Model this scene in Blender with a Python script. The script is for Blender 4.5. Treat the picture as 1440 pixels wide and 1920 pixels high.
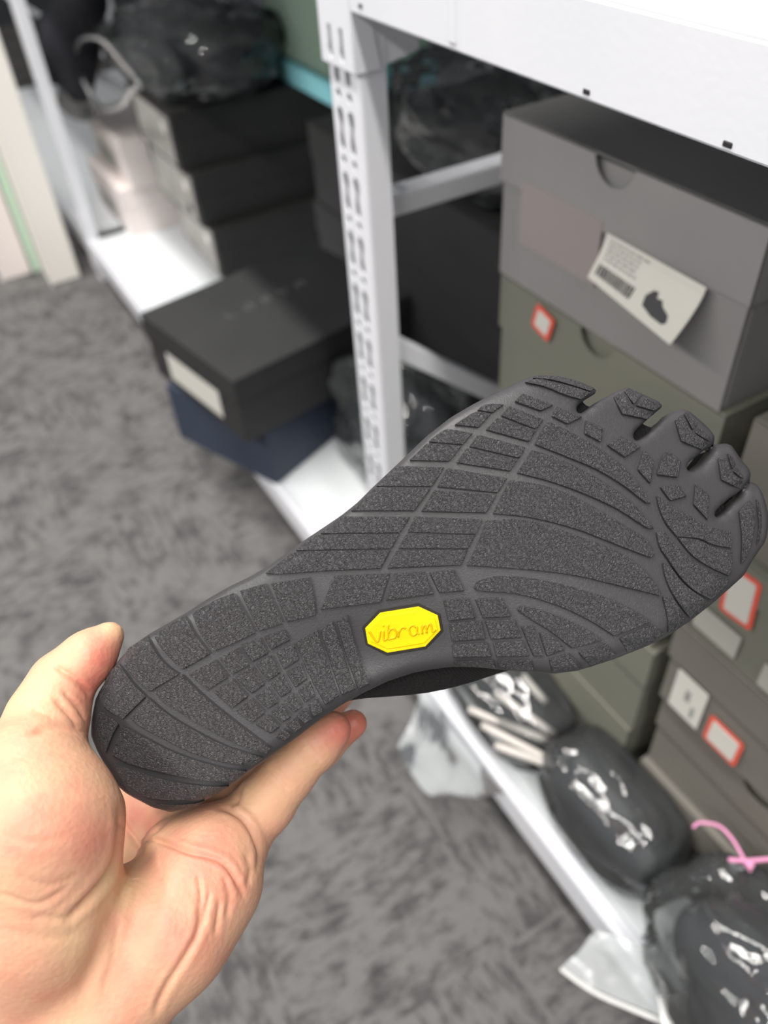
import bpy, bmesh, math, random
import numpy as np
from mathutils import Vector, Matrix, noise as mnoise

for o in list(bpy.data.objects):
    bpy.data.objects.remove(o, do_unlink=True)
scene = bpy.context.scene
COL = scene.collection

# ------------------------------------------------------------------ camera
FPX = 1526.0
PP = np.array([720.0, 960.0])
CAM = np.array([0.0, 0.0, 1.045])
_vx = np.array([-487.0, -405.0]) - PP
_vz = np.array([841.0, 2560.0]) - PP
_xh = -np.array([_vx[0], _vx[1], FPX]); _xh /= np.linalg.norm(_xh)
_dn = np.array([_vz[0], _vz[1], FPX]); _dn -= _xh * (_dn @ _xh); _dn /= np.linalg.norm(_dn)
_zh = -_dn
_yh = np.cross(_zh, _xh)
ROT = np.array([_xh, _yh, _zh])          # room axes from lens axes (right, down, forward)

cam_data = bpy.data.cameras.new('camera')
cam = bpy.data.objects.new('camera', cam_data)
COL.objects.link(cam)
cam_data.sensor_fit = 'VERTICAL'
cam_data.sensor_height = 48.0
cam_data.sensor_width = 36.0
cam_data.lens = FPX / 1920.0 * 48.0
cam_data.clip_start = 0.02
cam_data.dof.use_dof = True
cam_data.dof.focus_distance = 0.312
cam_data.dof.aperture_fstop = cam_data.lens / 4.3
_r, _u, _b = ROT @ np.array([1, 0, 0]), ROT @ np.array([0, -1, 0]), ROT @ np.array([0, 0, -1])
cam.matrix_world = Matrix(((_r[0], _u[0], _b[0], CAM[0]), (_r[1], _u[1], _b[1], CAM[1]),
                           (_r[2], _u[2], _b[2], CAM[2]), (0, 0, 0, 1)))
scene.camera = cam

# ------------------------------------------------------------------ light
scene.view_settings.view_transform = 'Standard'
scene.view_settings.look = 'None'
scene.view_settings.gamma = 1.0
scene.view_settings.use_curve_mapping = False
scene.view_settings.exposure = 0.0

world = bpy.data.worlds.new('room_ambient')
scene.world = world
world.use_nodes = True
world.node_tree.nodes['Background'].inputs['Color'].default_value = (0.93, 0.96, 1.0, 1)
world.node_tree.nodes['Background'].inputs['Strength'].default_value = 0.24


def tube_lamp(name, loc, length, width, watts):
    li = bpy.data.lights.new(name, 'AREA')
    li.shape = 'RECTANGLE'
    li.size = length
    li.size_y = width
    li.energy = watts
    li.color = (1.0, 0.97, 0.93)
    ob = bpy.data.objects.new(name, li)
    ob.location = loc
    COL.objects.link(ob)
    return ob


tube_lamp('ceiling_tube_light', (-0.6, -0.10, 2.75), 4.8, 0.12, 112)
tube_lamp('ceiling_tube_light', (-0.6, -2.1, 2.75), 4.8, 0.12, 150)  # unseen fill lamp, added to brighten the aisle-facing sides

# ------------------------------------------------------------------ helpers
def lin(c):
    out = []
    for v in c:
        v = v / 255.0
        out.append(v / 12.92 if v <= 0.04045 else ((v + 0.055) / 1.055) ** 2.4)
    return out


def nd(nt, typ, **kw):
    n = nt.nodes.new(typ)
    for k, v in kw.items():
        if k in n.inputs.keys():
            n.inputs[k].default_value = v
        else:
            setattr(n, k, v)
    return n


def mat(name, rgb, rough=0.6, rgb2=None, nscale=20.0, bump=None, spec=0.4, sss=None, metallic=0.0, detail=4.0, coat=0.0):
    m = bpy.data.materials.new(name)
    m.use_nodes = True
    nt = m.node_tree
    bs = nt.nodes['Principled BSDF']
    bs.inputs['Base Color'].default_value = (*lin(rgb), 1)
    bs.inputs['Roughness'].default_value = rough
    bs.inputs['Specular IOR Level'].default_value = spec
    bs.inputs['Metallic'].default_value = metallic
    bs.inputs['Coat Weight'].default_value = coat
    tc = nd(nt, 'ShaderNodeTexCoord')
    if rgb2 is not None:
        nz = nd(nt, 'ShaderNodeTexNoise', Scale=nscale, Detail=detail)
        nt.links.new(tc.outputs['Object'], nz.inputs['Vector'])
        mx = nd(nt, 'ShaderNodeMix', data_type='RGBA')
        mx.inputs[6].default_value = (*lin(rgb), 1)
        mx.inputs[7].default_value = (*lin(rgb2), 1)
        rp = nd(nt, 'ShaderNodeMapRange')
        rp.inputs['From Min'].default_value = 0.35
        rp.inputs['From Max'].default_value = 0.65
        nt.links.new(nz.outputs['Fac'], rp.inputs['Value'])
        nt.links.new(rp.outputs['Result'], mx.inputs[0])
        nt.links.new(mx.outputs[2], bs.inputs['Base Color'])
    if bump:
        sc, st, di = bump
        nb = nd(nt, 'ShaderNodeTexNoise', Scale=sc, Detail=3.0)
        nt.links.new(tc.outputs['Object'], nb.inputs['Vector'])
        bp = nd(nt, 'ShaderNodeBump', Strength=st, Distance=di)
        nt.links.new(nb.outputs['Fac'], bp.inputs['Height'])
        nt.links.new(bp.outputs['Normal'], bs.inputs['Normal'])
    if sss:
        bs.inputs['Subsurface Weight'].default_value = sss
        bs.inputs['Subsurface Radius'].default_value = (1.0, 0.35, 0.2)
        bs.inputs['Subsurface Scale'].default_value = 0.004
    return m


def obj(name, me_or_bm, material, parent=None, smooth=False, loc=None):
    if isinstance(me_or_bm, bmesh.types.BMesh):
        me = bpy.data.meshes.new(name)
        me_or_bm.to_mesh(me)
        me_or_bm.free()
    else:
        me = me_or_bm
    if material is not None:
        me.materials.clear()
        me.materials.append(material)
    if smooth:
        for p in me.polygons:
            p.use_smooth = True
    o = bpy.data.objects.new(name, me)
    COL.objects.link(o)
    if parent is not None:
        o.parent = parent
    if loc is not None:
        o.location = loc
    return o


def tag(o, label=None, cat=None, group=None, kind=None):
    if label: o['label'] = label
    if cat: o['category'] = cat
    if group: o['group'] = group
    if kind: o['kind'] = kind
    return o


def thing(name, label, cat, loc=(0, 0, 0), rotz=0.0, group=None):
    o = bpy.data.objects.new(name, None)
    o.empty_display_size = 0.02
    COL.objects.link(o)
    o.location = loc
    o.rotation_euler = (0, 0, rotz)
    return tag(o, label, cat, group)


def add_box(bm, x0, x1, y0, y1, z0, z1, bev=0.0, seg=2):
    r = bmesh.ops.create_cube(bm, size=1.0)
    vs = r['verts']
    for v in vs:
        v.co = Vector((x0 + (v.co.x + .5) * (x1 - x0), y0 + (v.co.y + .5) * (y1 - y0), z0 + (v.co.z + .5) * (z1 - z0)))
    if bev > 0:
        es = list({e for v in vs for e in v.link_edges})
        bmesh.ops.bevel(bm, geom=es, offset=bev, segments=seg, affect='EDGES', profile=0.5)
    return bm


def box(x0, x1, y0, y1, z0, z1, bev=0.0, seg=2):
    return add_box(bmesh.new(), x0, x1, y0, y1, z0, z1, bev, seg)


def poly_prism(bm, pts, axis, a0, a1):
    """extrude a planar outline (list of 2-tuples) along axis from a0 to a1"""
    def mk(p, a):
        if axis == 'y': return (p[0], a, p[1])
        if axis == 'x': return (a, p[0], p[1])
        return (p[0], p[1], a)
    v0 = [bm.verts.new(mk(p, a0)) for p in pts]
    v1 = [bm.verts.new(mk(p, a1)) for p in pts]
    n = len(pts)
    bm.faces.new(v0)
    bm.faces.new(list(reversed(v1)))
    for i in range(n):
        bm.faces.new((v0[i], v1[i], v1[(i + 1) % n], v0[(i + 1) % n]))
    bmesh.ops.recalc_face_normals(bm, faces=bm.faces[:])
    return bm


def tube(bm, pts, r, seg=8, closed=False):
    """round bar through points (Vectors); r number or list"""
    pts = [Vector(p) for p in pts]
    n = len(pts)
    rings = []
    up = Vector((0.13, 0.21, 0.97))
    for i, p in enumerate(pts):
        a = pts[max(i - 1, 0)]
        b = pts[min(i + 1, n - 1)]
        t = (b - a).normalized()
        s = t.cross(up).normalized()
        w = s.cross(t)
        rr = r[i] if isinstance(r, (list, tuple)) else r
        rings.append([bm.verts.new(p + (s * math.cos(k * 2 * math.pi / seg) + w * math.sin(k * 2 * math.pi / seg)) * rr) for k in range(seg)])
    for i in range(n - 1):
        for k in range(seg):
            bm.faces.new((rings[i][k], rings[i][(k + 1) % seg], rings[i + 1][(k + 1) % seg], rings[i + 1][k]))
    bm.faces.new(list(reversed(rings[0])))
    bm.faces.new(rings[-1])
    return bm


def W(p):
    """lens-axis metres (right, down, forward) -> room metres"""
    return CAM + np.asarray(p) @ ROT.T


def lens(px, py, d):
    return np.array([(px - PP[0]) / FPX * d, (py - PP[1]) / FPX * d, d])


def on_z(px, py, z):
    r = ROT @ np.array([(px - PP[0]) / FPX, (py - PP[1]) / FPX, 1.0])
    return CAM + r * ((z - CAM[2]) / r[2])


def on_y(px, py, y):
    r = ROT @ np.array([(px - PP[0]) / FPX, (py - PP[1]) / FPX, 1.0])
    return CAM + r * (y / r[1])


# ---- distance-field surfaces
def smin(a, b, k):
    h = np.clip(0.5 + 0.5 * (b - a) / k, 0, 1)
    return b * (1 - h) + a * h - k * h * (1 - h)


def smax(a, b, k):
    return -smin(-a, -b, k)


def capsule(P, a, b, ra, rb):
    a = np.asarray(a, np.float32); b = np.asarray(b, np.float32)
    ab = b - a
    t = np.clip(((P[0] - a[0]) * ab[0] + (P[1] - a[1]) * ab[1] + (P[2] - a[2]) * ab[2]) / max(float(ab @ ab), 1e-9), 0, 1)
    return np.sqrt((P[0] - a[0] - t * ab[0]) ** 2 + (P[1] - a[1] - t * ab[1]) ** 2 + (P[2] - a[2] - t * ab[2]) ** 2) - (ra + (rb - ra) * t)


def chain(P, pts, k=0.004):
    f = None
    for (a, ra), (b, rb) in zip(pts[:-1], pts[1:]):
        c = capsule(P, a, b, ra, rb)
        f = c if f is None else smin(f, c, k)
    return f


def grid3(lo, hi, h):
    ax = [np.arange(lo[i], hi[i] + h, h, dtype=np.float32) for i in range(3)]
    return np.meshgrid(*ax, indexing='ij'), ax


def surface_net(vol, ax):
    """naive surface nets on a 3-D field, returns verts (n,3) and quads"""
    s = vol < 0
    nx, ny, nz = vol.shape
    corners = [(i, j, k) for i in (0, 1) for j in (0, 1) for k in (0, 1)]
    cs = [s[i:nx - 1 + i, j:ny - 1 + j, k:nz - 1 + k] for i, j, k in corners]
    cnt = sum(c.astype(np.int8) for c in cs)
    act = (cnt > 0) & (cnt < 8)
    I, J, K = np.nonzero(act)
    idx = -np.ones(act.shape, np.int64)
    idx[I, J, K] = np.arange(len(I))
    vals = {c: vol[I + c[0], J + c[1], K + c[2]] for c in corners}
    acc = np.zeros((len(I), 3)); num = np.zeros(len(I))
    for a in corners:
        for d in range(3):
            if a[d] == 0:
                b = list(a); b[d] = 1; b = tuple(b)
                va, vb = vals[a], vals[b]
                m = (va < 0) != (vb < 0)
                t = np.where(m, va / np.where(m, va - vb, 1), 0)
                p = np.array(a, float)[None, :].repeat(len(I), 0)
                p[:, d] += t
                acc[m] += p[m]; num[m] += 1
    v = acc / num[:, None] + np.stack([I, J, K], 1)
    h = np.array([ax[0][1] - ax[0][0], ax[1][1] - ax[1][0], ax[2][1] - ax[2][0]])
    V = v * h + np.array([ax[0][0], ax[1][0], ax[2][0]])
    quads = []
    for d in range(3):
        o1, o2 = [(1, 2), (2, 0), (0, 1)][d]
        sl0 = [slice(None)] * 3; sl1 = [slice(None)] * 3
        sl0[d] = slice(0, -1); sl1[d] = slice(1, None)
        a, b = s[tuple(sl0)], s[tuple(sl1)]
        m = a != b
        ii = np.stack(np.nonzero(m), 1)
        ok = (ii[:, o1] > 0) & (ii[:, o2] > 0) & (ii[:, o1] < vol.shape[o1] - 1) & (ii[:, o2] < vol.shape[o2] - 1)
        ii = ii[ok]
        ina = a[ii[:, 0], ii[:, 1], ii[:, 2]]
        def cell(da, db):
            q = ii.copy(); q[:, o1] += da; q[:, o2] += db
            return idx[q[:, 0], q[:, 1], q[:, 2]]
        q = np.stack([cell(-1, -1), cell(0, -1), cell(0, 0), cell(-1, 0)], 1)
        q[~ina] = q[~ina][:, ::-1]
        quads.append(q)
    Q = np.concatenate(quads)
    Q = Q[(Q >= 0).all(1)]
    return V, Q


def relax(V, Q, it=2, f=0.5):
    for _ in range(it):
        acc = np.zeros_like(V); n = np.zeros(len(V))
        for a in range(4):
            b = (a + 1) % 4
            np.add.at(acc, Q[:, a], V[Q[:, b]]); np.add.at(n, Q[:, a], 1)
            np.add.at(acc, Q[:, b], V[Q[:, a]]); np.add.at(n, Q[:, b], 1)
        V = V + f * (acc / np.maximum(n, 1)[:, None] - V)
    return V


def vnormals(V, Q):
    n = np.cross(V[Q[:, 2]] - V[Q[:, 0]], V[Q[:, 3]] - V[Q[:, 1]])
    N = np.zeros_like(V)
    for a in range(4):
        np.add.at(N, Q[:, a], n)
    return N / np.maximum(np.linalg.norm(N, axis=1), 1e-12)[:, None]


def pymesh(name, V, Q):
    me = bpy.data.meshes.new(name)
    nq, k = Q.shape
    me.vertices.add(len(V))
    me.vertices.foreach_set('co', np.ascontiguousarray(V, dtype=np.float32).ravel())
    me.loops.add(nq * k)
    me.loops.foreach_set('vertex_index', np.ascontiguousarray(Q, dtype=np.int32).ravel())
    me.polygons.add(nq)
    me.polygons.foreach_set('loop_start', np.arange(0, nq * k, k, dtype=np.int32))
    me.update(calc_edges=True)
    me.validate()
    return me


# ------------------------------------------------------------------ materials
M = {}
M['white_metal'] = mat('white_powder_coat', (232, 233, 238), 0.42, (226, 228, 234), 6.0, bump=(220, 0.08, 0.001), spec=0.5)
M['board'] = mat('white_shelf_board', (232, 236, 238), 0.38, (228, 232, 236), 5.0, spec=0.5)
M['chip'] = mat('bare_chip', (40, 38, 40), 0.7)
M['wall'] = mat('dark_wall_paint', (70, 74, 78), 0.9, (60, 64, 68), 3.0)


def carpet():
    m = bpy.data.materials.new('carpet_tiles')
    m.use_nodes = True
    nt = m.node_tree
    bs = nt.nodes['Principled BSDF']
    bs.inputs['Roughness'].default_value = 0.95
    bs.inputs['Specular IOR Level'].default_value = 0.15
    tc = nd(nt, 'ShaderNodeTexCoord')
    def streak(sx, sy):
        mp = nd(nt, 'ShaderNodeMapping')
        mp.inputs['Scale'].default_value = (sx, sy, 1)
        nt.links.new(tc.outputs['Object'], mp.inputs['Vector'])
        n = nd(nt, 'ShaderNodeTexNoise', Scale=1.0, Detail=5.0, Roughness=0.72)
        nt.links.new(mp.outputs['Vector'], n.inputs['Vector'])
        return n
    a = streak(70, 26)
    b = streak(26, 70)
    ck = nd(nt, 'ShaderNodeTexChecker', Scale=4.0)
    nt.links.new(tc.outputs['Object'], ck.inputs['Vector'])
    mx = nd(nt, 'ShaderNodeMix', data_type='FLOAT')
    nt.links.new(ck.outputs['Fac'], mx.inputs[0])
    nt.links.new(a.outputs['Fac'], mx.inputs[2])
    nt.links.new(b.outputs['Fac'], mx.inputs[3])
    big = nd(nt, 'ShaderNodeTexNoise', Scale=14.0, Detail=4.0)
    nt.links.new(tc.outputs['Object'], big.inputs['Vector'])
    fine = nd(nt, 'ShaderNodeTexNoise', Scale=900.0, Detail=2.0)
    nt.links.new(tc.outputs['Object'], fine.inputs['Vector'])
    ad = nd(nt, 'ShaderNodeMath', operation='MULTIPLY_ADD')
    ad.inputs[1].default_value = 0.55
    nt.links.new(big.outputs['Fac'], ad.inputs[0])
    nt.links.new(mx.outputs[0], ad.inputs[2])
    ad2 = nd(nt, 'ShaderNodeMath', operation='MULTIPLY_ADD')
    ad2.inputs[1].default_value = 0.35
    nt.links.new(fine.outputs['Fac'], ad2.inputs[0])
    nt.links.new(ad.outputs[0], ad2.inputs[2])
    rp = nd(nt, 'ShaderNodeValToRGB')
    e = rp.color_ramp.elements
    e[0].position = 0.66; e[0].color = (*lin((60, 60, 61)), 1)
    e[1].position = 1.16 if False else 1.0; e[1].color = (*lin((114, 112, 111)), 1)
    md = rp.color_ramp.elements.new(0.86); md.color = (*lin((86, 85, 85)), 1)
    nt.links.new(ad2.outputs[0], rp.inputs['Fac'])
    nt.links.new(rp.outputs['Color'], bs.inputs['Base Color'])
    bp = nd(nt, 'ShaderNodeBump', Strength=0.4, Distance=0.003)
    nt.links.new(ad2.outputs[0], bp.inputs['Height'])
    nt.links.new(bp.outputs['Normal'], bs.inputs['Normal'])
    return m


M['carpet'] = carpet()


def rubber(name, rgb, scale, strength, dist):
    m = bpy.data.materials.new(name)
    m.use_nodes = True
    nt = m.node_tree
    bs = nt.nodes['Principled BSDF']
    bs.inputs['Base Color'].default_value = (*lin(rgb), 1)
    bs.inputs['Roughness'].default_value = 0.42
    bs.inputs['Specular IOR Level'].default_value = 0.5
    tc = nd(nt, 'ShaderNodeTexCoord')
    n1 = nd(nt, 'ShaderNodeTexNoise', Scale=scale, Detail=3.0, Distortion=1.2)
    nt.links.new(tc.outputs['Object'], n1.inputs['Vector'])
    rr = nd(nt, 'ShaderNodeMath', operation='SUBTRACT')
    rr.inputs[1].default_value = 0.5
    nt.links.new(n1.outputs['Fac'], rr.inputs[0])
    ab = nd(nt, 'ShaderNodeMath', operation='ABSOLUTE')
    nt.links.new(rr.outputs[0], ab.inputs[0])
    bp = nd(nt, 'ShaderNodeBump', Strength=strength, Distance=dist)
    bp.invert = True
    nt.links.new(ab.outputs[0], bp.inputs['Height'])
    nt.links.new(bp.outputs['Normal'], bs.inputs['Normal'])
    return m


M['lug'] = rubber('grained_rubber', (69, 68, 70), 800, 1.0, 0.0028)
M['sole'] = rubber('smooth_rubber', (62, 61, 63), 700, 0.25, 0.0008)


def knit():
    m = bpy.data.materials.new('black_knit')
    m.use_nodes = True
    nt = m.node_tree
    bs = nt.nodes['Principled BSDF']
    bs.inputs['Base Color'].default_value = (*lin((28, 27, 28)), 1)
    bs.inputs['Roughness'].default_value = 0.85
    tc = nd(nt, 'ShaderNodeTexCoord')
    w1 = nd(nt, 'ShaderNodeTexWave', Scale=300.0, Distortion=1.0)
    w1.bands_direction = 'DIAGONAL'
    nt.links.new(tc.outputs['Object'], w1.inputs['Vector'])
    vo = nd(nt, 'ShaderNodeTexVoronoi', Scale=650.0)
    nt.links.new(tc.outputs['Object'], vo.inputs['Vector'])
    ad = nd(nt, 'ShaderNodeMath', operation='ADD')
    nt.links.new(w1.outputs['Fac'], ad.inputs[0])
    nt.links.new(vo.outputs['Distance'], ad.inputs[1])
    bp = nd(nt, 'ShaderNodeBump', Strength=0.9, Distance=0.0012)
    nt.links.new(ad.outputs[0], bp.inputs['Height'])
    nt.links.new(bp.outputs['Normal'], bs.inputs['Normal'])
    return m


M['knit'] = knit()
M['yellow'] = mat('yellow_rubber', (242, 204, 0), 0.5, spec=0.3)
M['badge_dark'] = mat('dark_badge_rim', (38, 34, 30), 0.55)
M['badge_letter'] = mat('yellow_letter', (226, 176, 0), 0.5, spec=0.3)


def skin():
    m = bpy.data.materials.new('skin')
    m.use_nodes = True
    nt = m.node_tree
    bs = nt.nodes['Principled BSDF']
    bs.inputs['Roughness'].default_value = 0.48
    bs.inputs['Specular IOR Level'].default_value = 0.35
    bs.inputs['Subsurface Weight'].default_value = 0.14
    bs.inputs['Subsurface Radius'].default_value = (1.0, 0.4, 0.25)
    bs.inputs['Subsurface Scale'].default_value = 0.003
    at = nd(nt, 'ShaderNodeAttribute')
    at.attribute_name = 'flush'
    tc = nd(nt, 'ShaderNodeTexCoord')
    n1 = nd(nt, 'ShaderNodeTexNoise', Scale=55.0, Detail=4.0)
    nt.links.new(tc.outputs['Object'], n1.inputs['Vector'])
    mr = nd(nt, 'ShaderNodeMapRange')
    mr.inputs['From Min'].default_value = 0.3; mr.inputs['From Max'].default_value = 0.7
    mr.inputs['To Min'].default_value = -0.22; mr.inputs['To Max'].default_value = 0.22
    nt.links.new(n1.outputs['Fac'], mr.inputs['Value'])
    ad = nd(nt, 'ShaderNodeMath', operation='ADD')
    nt.links.new(at.outputs['Fac'], ad.inputs[0])
    nt.links.new(mr.outputs['Result'], ad.inputs[1])
    rp = nd(nt, 'ShaderNodeValToRGB')
    e = rp.color_ramp.elements
    e[0].position = 0.0; e[0].color = (*lin((222, 184, 144)), 1)
    e[1].position = 1.0; e[1].color = (*lin((214, 130, 112)), 1)
    md = e.new(0.45); md.color = (*lin((222, 168, 138)), 1)
    nt.links.new(ad.outputs[0], rp.inputs['Fac'])
    nt.links.new(rp.outputs['Color'], bs.inputs['Base Color'])
    n2 = nd(nt, 'ShaderNodeTexNoise', Scale=700.0, Detail=3.0)
    nt.links.new(tc.outputs['Object'], n2.inputs['Vector'])
    n3 = nd(nt, 'ShaderNodeTexVoronoi', Scale=420.0)
    nt.links.new(tc.outputs['Object'], n3.inputs['Vector'])
    a2 = nd(nt, 'ShaderNodeMath', operation='ADD')
    nt.links.new(n2.outputs['Fac'], a2.inputs[0]); nt.links.new(n3.outputs['Distance'], a2.inputs[1])
    bp = nd(nt, 'ShaderNodeBump', Strength=0.22, Distance=0.0006)
    nt.links.new(a2.outputs[0], bp.inputs['Height'])
    nt.links.new(bp.outputs['Normal'], bs.inputs['Normal'])
    return m


M['skin'] = skin()


def film(name, haze=0.045, tint=(235, 240, 242), rough=0.06, refl=0.09):
    m = bpy.data.materials.new(name)
    m.use_nodes = True
    nt = m.node_tree
    nt.nodes.remove(nt.nodes['Principled BSDF'])
    out = nt.nodes['Material Output']
    tr = nd(nt, 'ShaderNodeBsdfTransparent')
    tr.inputs['Color'].default_value = (0.96, 0.97, 0.97, 1)
    df = nd(nt, 'ShaderNodeBsdfDiffuse')
    df.inputs['Color'].default_value = (*lin(tint), 1)
    gl = nd(nt, 'ShaderNodeBsdfGlossy', Roughness=rough)
    tc = nd(nt, 'ShaderNodeTexCoord')
    n1 = nd(nt, 'ShaderNodeTexNoise', Scale=26.0, Detail=3.0, Distortion=0.8)
    nt.links.new(tc.outputs['Object'], n1.inputs['Vector'])
    bp = nd(nt, 'ShaderNodeBump', Strength=0.35, Distance=0.006)
    nt.links.new(n1.outputs['Fac'], bp.inputs['Height'])
    nt.links.new(bp.outputs['Normal'], gl.inputs['Normal'])
    m1 = nd(nt, 'ShaderNodeMixShader')
    m1.inputs[0].default_value = haze
    nt.links.new(tr.outputs[0], m1.inputs[1]); nt.links.new(df.outputs[0], m1.inputs[2])
    fr = nd(nt, 'ShaderNodeFresnel', IOR=1.5)
    nt.links.new(bp.outputs['Normal'], fr.inputs['Normal'])
    mm = nd(nt, 'ShaderNodeMath', operation='MAXIMUM')
    mm.inputs[1].default_value = refl
    nt.links.new(fr.outputs[0], mm.inputs[0])
    m2 = nd(nt, 'ShaderNodeMixShader')
    nt.links.new(mm.outputs[0], m2.inputs[0])
    nt.links.new(m1.outputs[0], m2.inputs[1]); nt.links.new(gl.outputs[0], m2.inputs[2])
    nt.links.new(m2.outputs[0], out.inputs['Surface'])
    return m


M['film'] = film('clear_plastic_film')
M['film_milky'] = film('milky_plastic_film', 0.45, (225, 230, 232), 0.2, 0.06)
M['film_edge'] = film('white_plastic_seam', 0.8, (238, 238, 236), 0.25, 0.06)
M['black_cloth'] = mat('black_fabric', (30, 31, 38), 0.8, (22, 23, 28), 30, bump=(300, 0.3, 0.002))
M['black_shoe'] = mat('black_shoe_leather', (30, 31, 36), 0.45, (24, 25, 30), 20, bump=(200, 0.15, 0.001))
M['pale_strap'] = mat('pale_strap', (216, 210, 204), 0.6)
M['pink'] = mat('pink_plastic', (238, 160, 200), 0.4)
M['box_grey'] = mat('grey_card', (140, 139, 138), 0.7, (134, 133, 132), 8)
M['box_grey_lid'] = mat('grey_card_lid', (145, 144, 143), 0.7, (138, 137, 137), 8)
M['box_olive'] = mat('olive_grey_card', (122, 122, 110), 0.7, (116, 117, 106), 8)  # olive card; on the stack by the post, a light tint over grey
M['box_taupe'] = mat('taupe_card', (120, 116, 108), 0.7, (112, 109, 102), 8)
M['box_brown'] = mat('brown_black_card', (70, 62, 58), 0.75)
M['box_black'] = mat('black_card', (48, 48, 49), 0.6, (44, 44, 45), 10)
M['box_dark'] = mat('charcoal_card', (62, 61, 61), 0.65, (56, 56, 56), 10)
M['box_navy'] = mat('navy_card', (56, 65, 82), 0.55, (50, 59, 76), 10)
M['box_end'] = mat('pale_grey_end_label', (190, 188, 184), 0.7, (168, 166, 160), 14)
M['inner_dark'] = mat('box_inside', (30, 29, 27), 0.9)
M['paper'] = mat('label_paper', (212, 209, 201), 0.7)
M['paper_pink'] = mat('pinkish_old_sticker', (150, 140, 140), 0.7)
M['ink'] = mat('label_ink', (70, 70, 72), 0.8)
M['ink_light'] = mat('label_ink_light', (150, 150, 148), 0.8)
M['red'] = mat('red_sticker_border', (226, 96, 78), 0.6)
M['cream'] = mat('cream_board', (248, 244, 236), 0.6)
M['pinkish'] = mat('pinkish_white_board', (246, 236, 232), 0.6)
M['mint'] = mat('mint_card', (216, 244, 220), 0.6)
M['cyan'] = mat('cyan_card', (160, 234, 244), 0.6)

# ------------------------------------------------------------------ setting
SH = 0.115                     # top of the lower shelf board
FY = 0.33                      # front line of the rack
RD = 0.60                      # depth of the rack
BEAM0, BEAM1 = 0.897, 0.947    # upper beam

fl = obj('floor', box(-6, 3, -4, 3, -0.05, 0.0), M['carpet'])
tag(fl, kind='structure')
wb = obj('wall_back', box(-6, 3, 1.55, 1.65, 0.0, 2.8), M['wall'])
tag(wb, kind='structure')
wl = obj('wall_left', box(-5.6, -5.5, -4, 1.55, 0.0, 2.8), M['wall'])
tag(wl, kind='structure')


def slot_outline(cx, cz, kind, n=10):
    pts = []
    if kind == 'round':
        for k in range(n):
            a = 2 * math.pi * k / n
            pts.append((cx + 0.0042 * math.cos(a), cz + 0.0042 * math.sin(a)))
    else:                       # gourd: wide head, narrow waist, narrower foot
        prof = [(-.0180, .0000), (-.0172, .0030), (-.0140, .0046), (-.0090, .0044), (-.0030, .0030), (.0020, .0030),
                (.0070, .0048), (.0120, .0054), (.0165, .0040), (.0182, .0000)]
        pts = [(cx + w, cz + z) for z, w in prof] + [(cx - w, cz + z) for z, w in reversed(prof[1:-1])]
    return pts


def perforated_plate(bm, x0, x1, z0, z1, y, th, holes):
    outer = [(x0, z0), (x1, z0), (x1, z1), (x0, z1)]
    edges = []
    for loop in [outer] + holes:
        vs = [bm.verts.new((p[0], y, p[1])) for p in loop]
        for i in range(len(vs)):
            edges.append(bm.edges.new((vs[i], vs[(i + 1) % len(vs)])))
    r = bmesh.ops.triangle_fill(bm, use_beauty=True, use_dissolve=False, edges=edges)
    faces = [g for g in r['geom'] if isinstance(g, bmesh.types.BMFace)]
    ex = bmesh.ops.extrude_face_region(bm, geom=faces, use_keep_orig=True)
    for v in ex['geom']:
        if isinstance(v, bmesh.types.BMVert):
            v.co.y += th
    bmesh.ops.recalc_face_normals(bm, faces=bm.faces[:])
    return bm


def rack_post(parent, xr, y, ztop, zlo=0.0, facing=1):
    """C-section column, 52 mm front with two rows of gourd slots; xr is its right-hand face"""
    x0, x1 = xr - 0.052, xr
    holes = []
    z = 0.04
    while z < ztop - 0.03:
        for cx in (x0 + 0.0155, x1 - 0.0175):
            holes.append(slot_outline(cx, z, 'gourd'))
            if z + 0.029 < ztop - 0.02:
                holes.append(slot_outline(cx, z + 0.0285, 'round'))
        z += 0.0545
    bm = bmesh.new()
    r = 0.004
    yy = y if facing > 0 else y + 0.026
    perforated_plate(bm, x0 + r, x1 - r, zlo, ztop, y if facing > 0 else y + 0.0245, 0.0015, holes)
    # rounded corners and side webs
    for s in (-1, 1):
        xs = x1 if s > 0 else x0
        prof = []
        n = 4
        cx = xs - s * r
        for k in range(n + 1):
            a = math.pi / 2 * k / n
            prof.append((cx + s * r * math.sin(a), y + r - r * math.cos(a)))
        prof.append((xs, y + 0.026))
        inner = [(p[0] - s * 0.0015 * min(1, i / n), p[1] + 0.0015 * (1 - min(1, i / n))) for i, p in enumerate(prof)]
        if facing < 0:
            prof = [(p[0], 2 * y + 0.026 - p[1]) for p in prof]
            inner = [(p[0], 2 * y + 0.026 - p[1]) for p in inner]
        poly_prism(bm, prof + inner[::-1], 'z', zlo, ztop)
    return obj('post', bm, M['white_metal'], parent)


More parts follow.
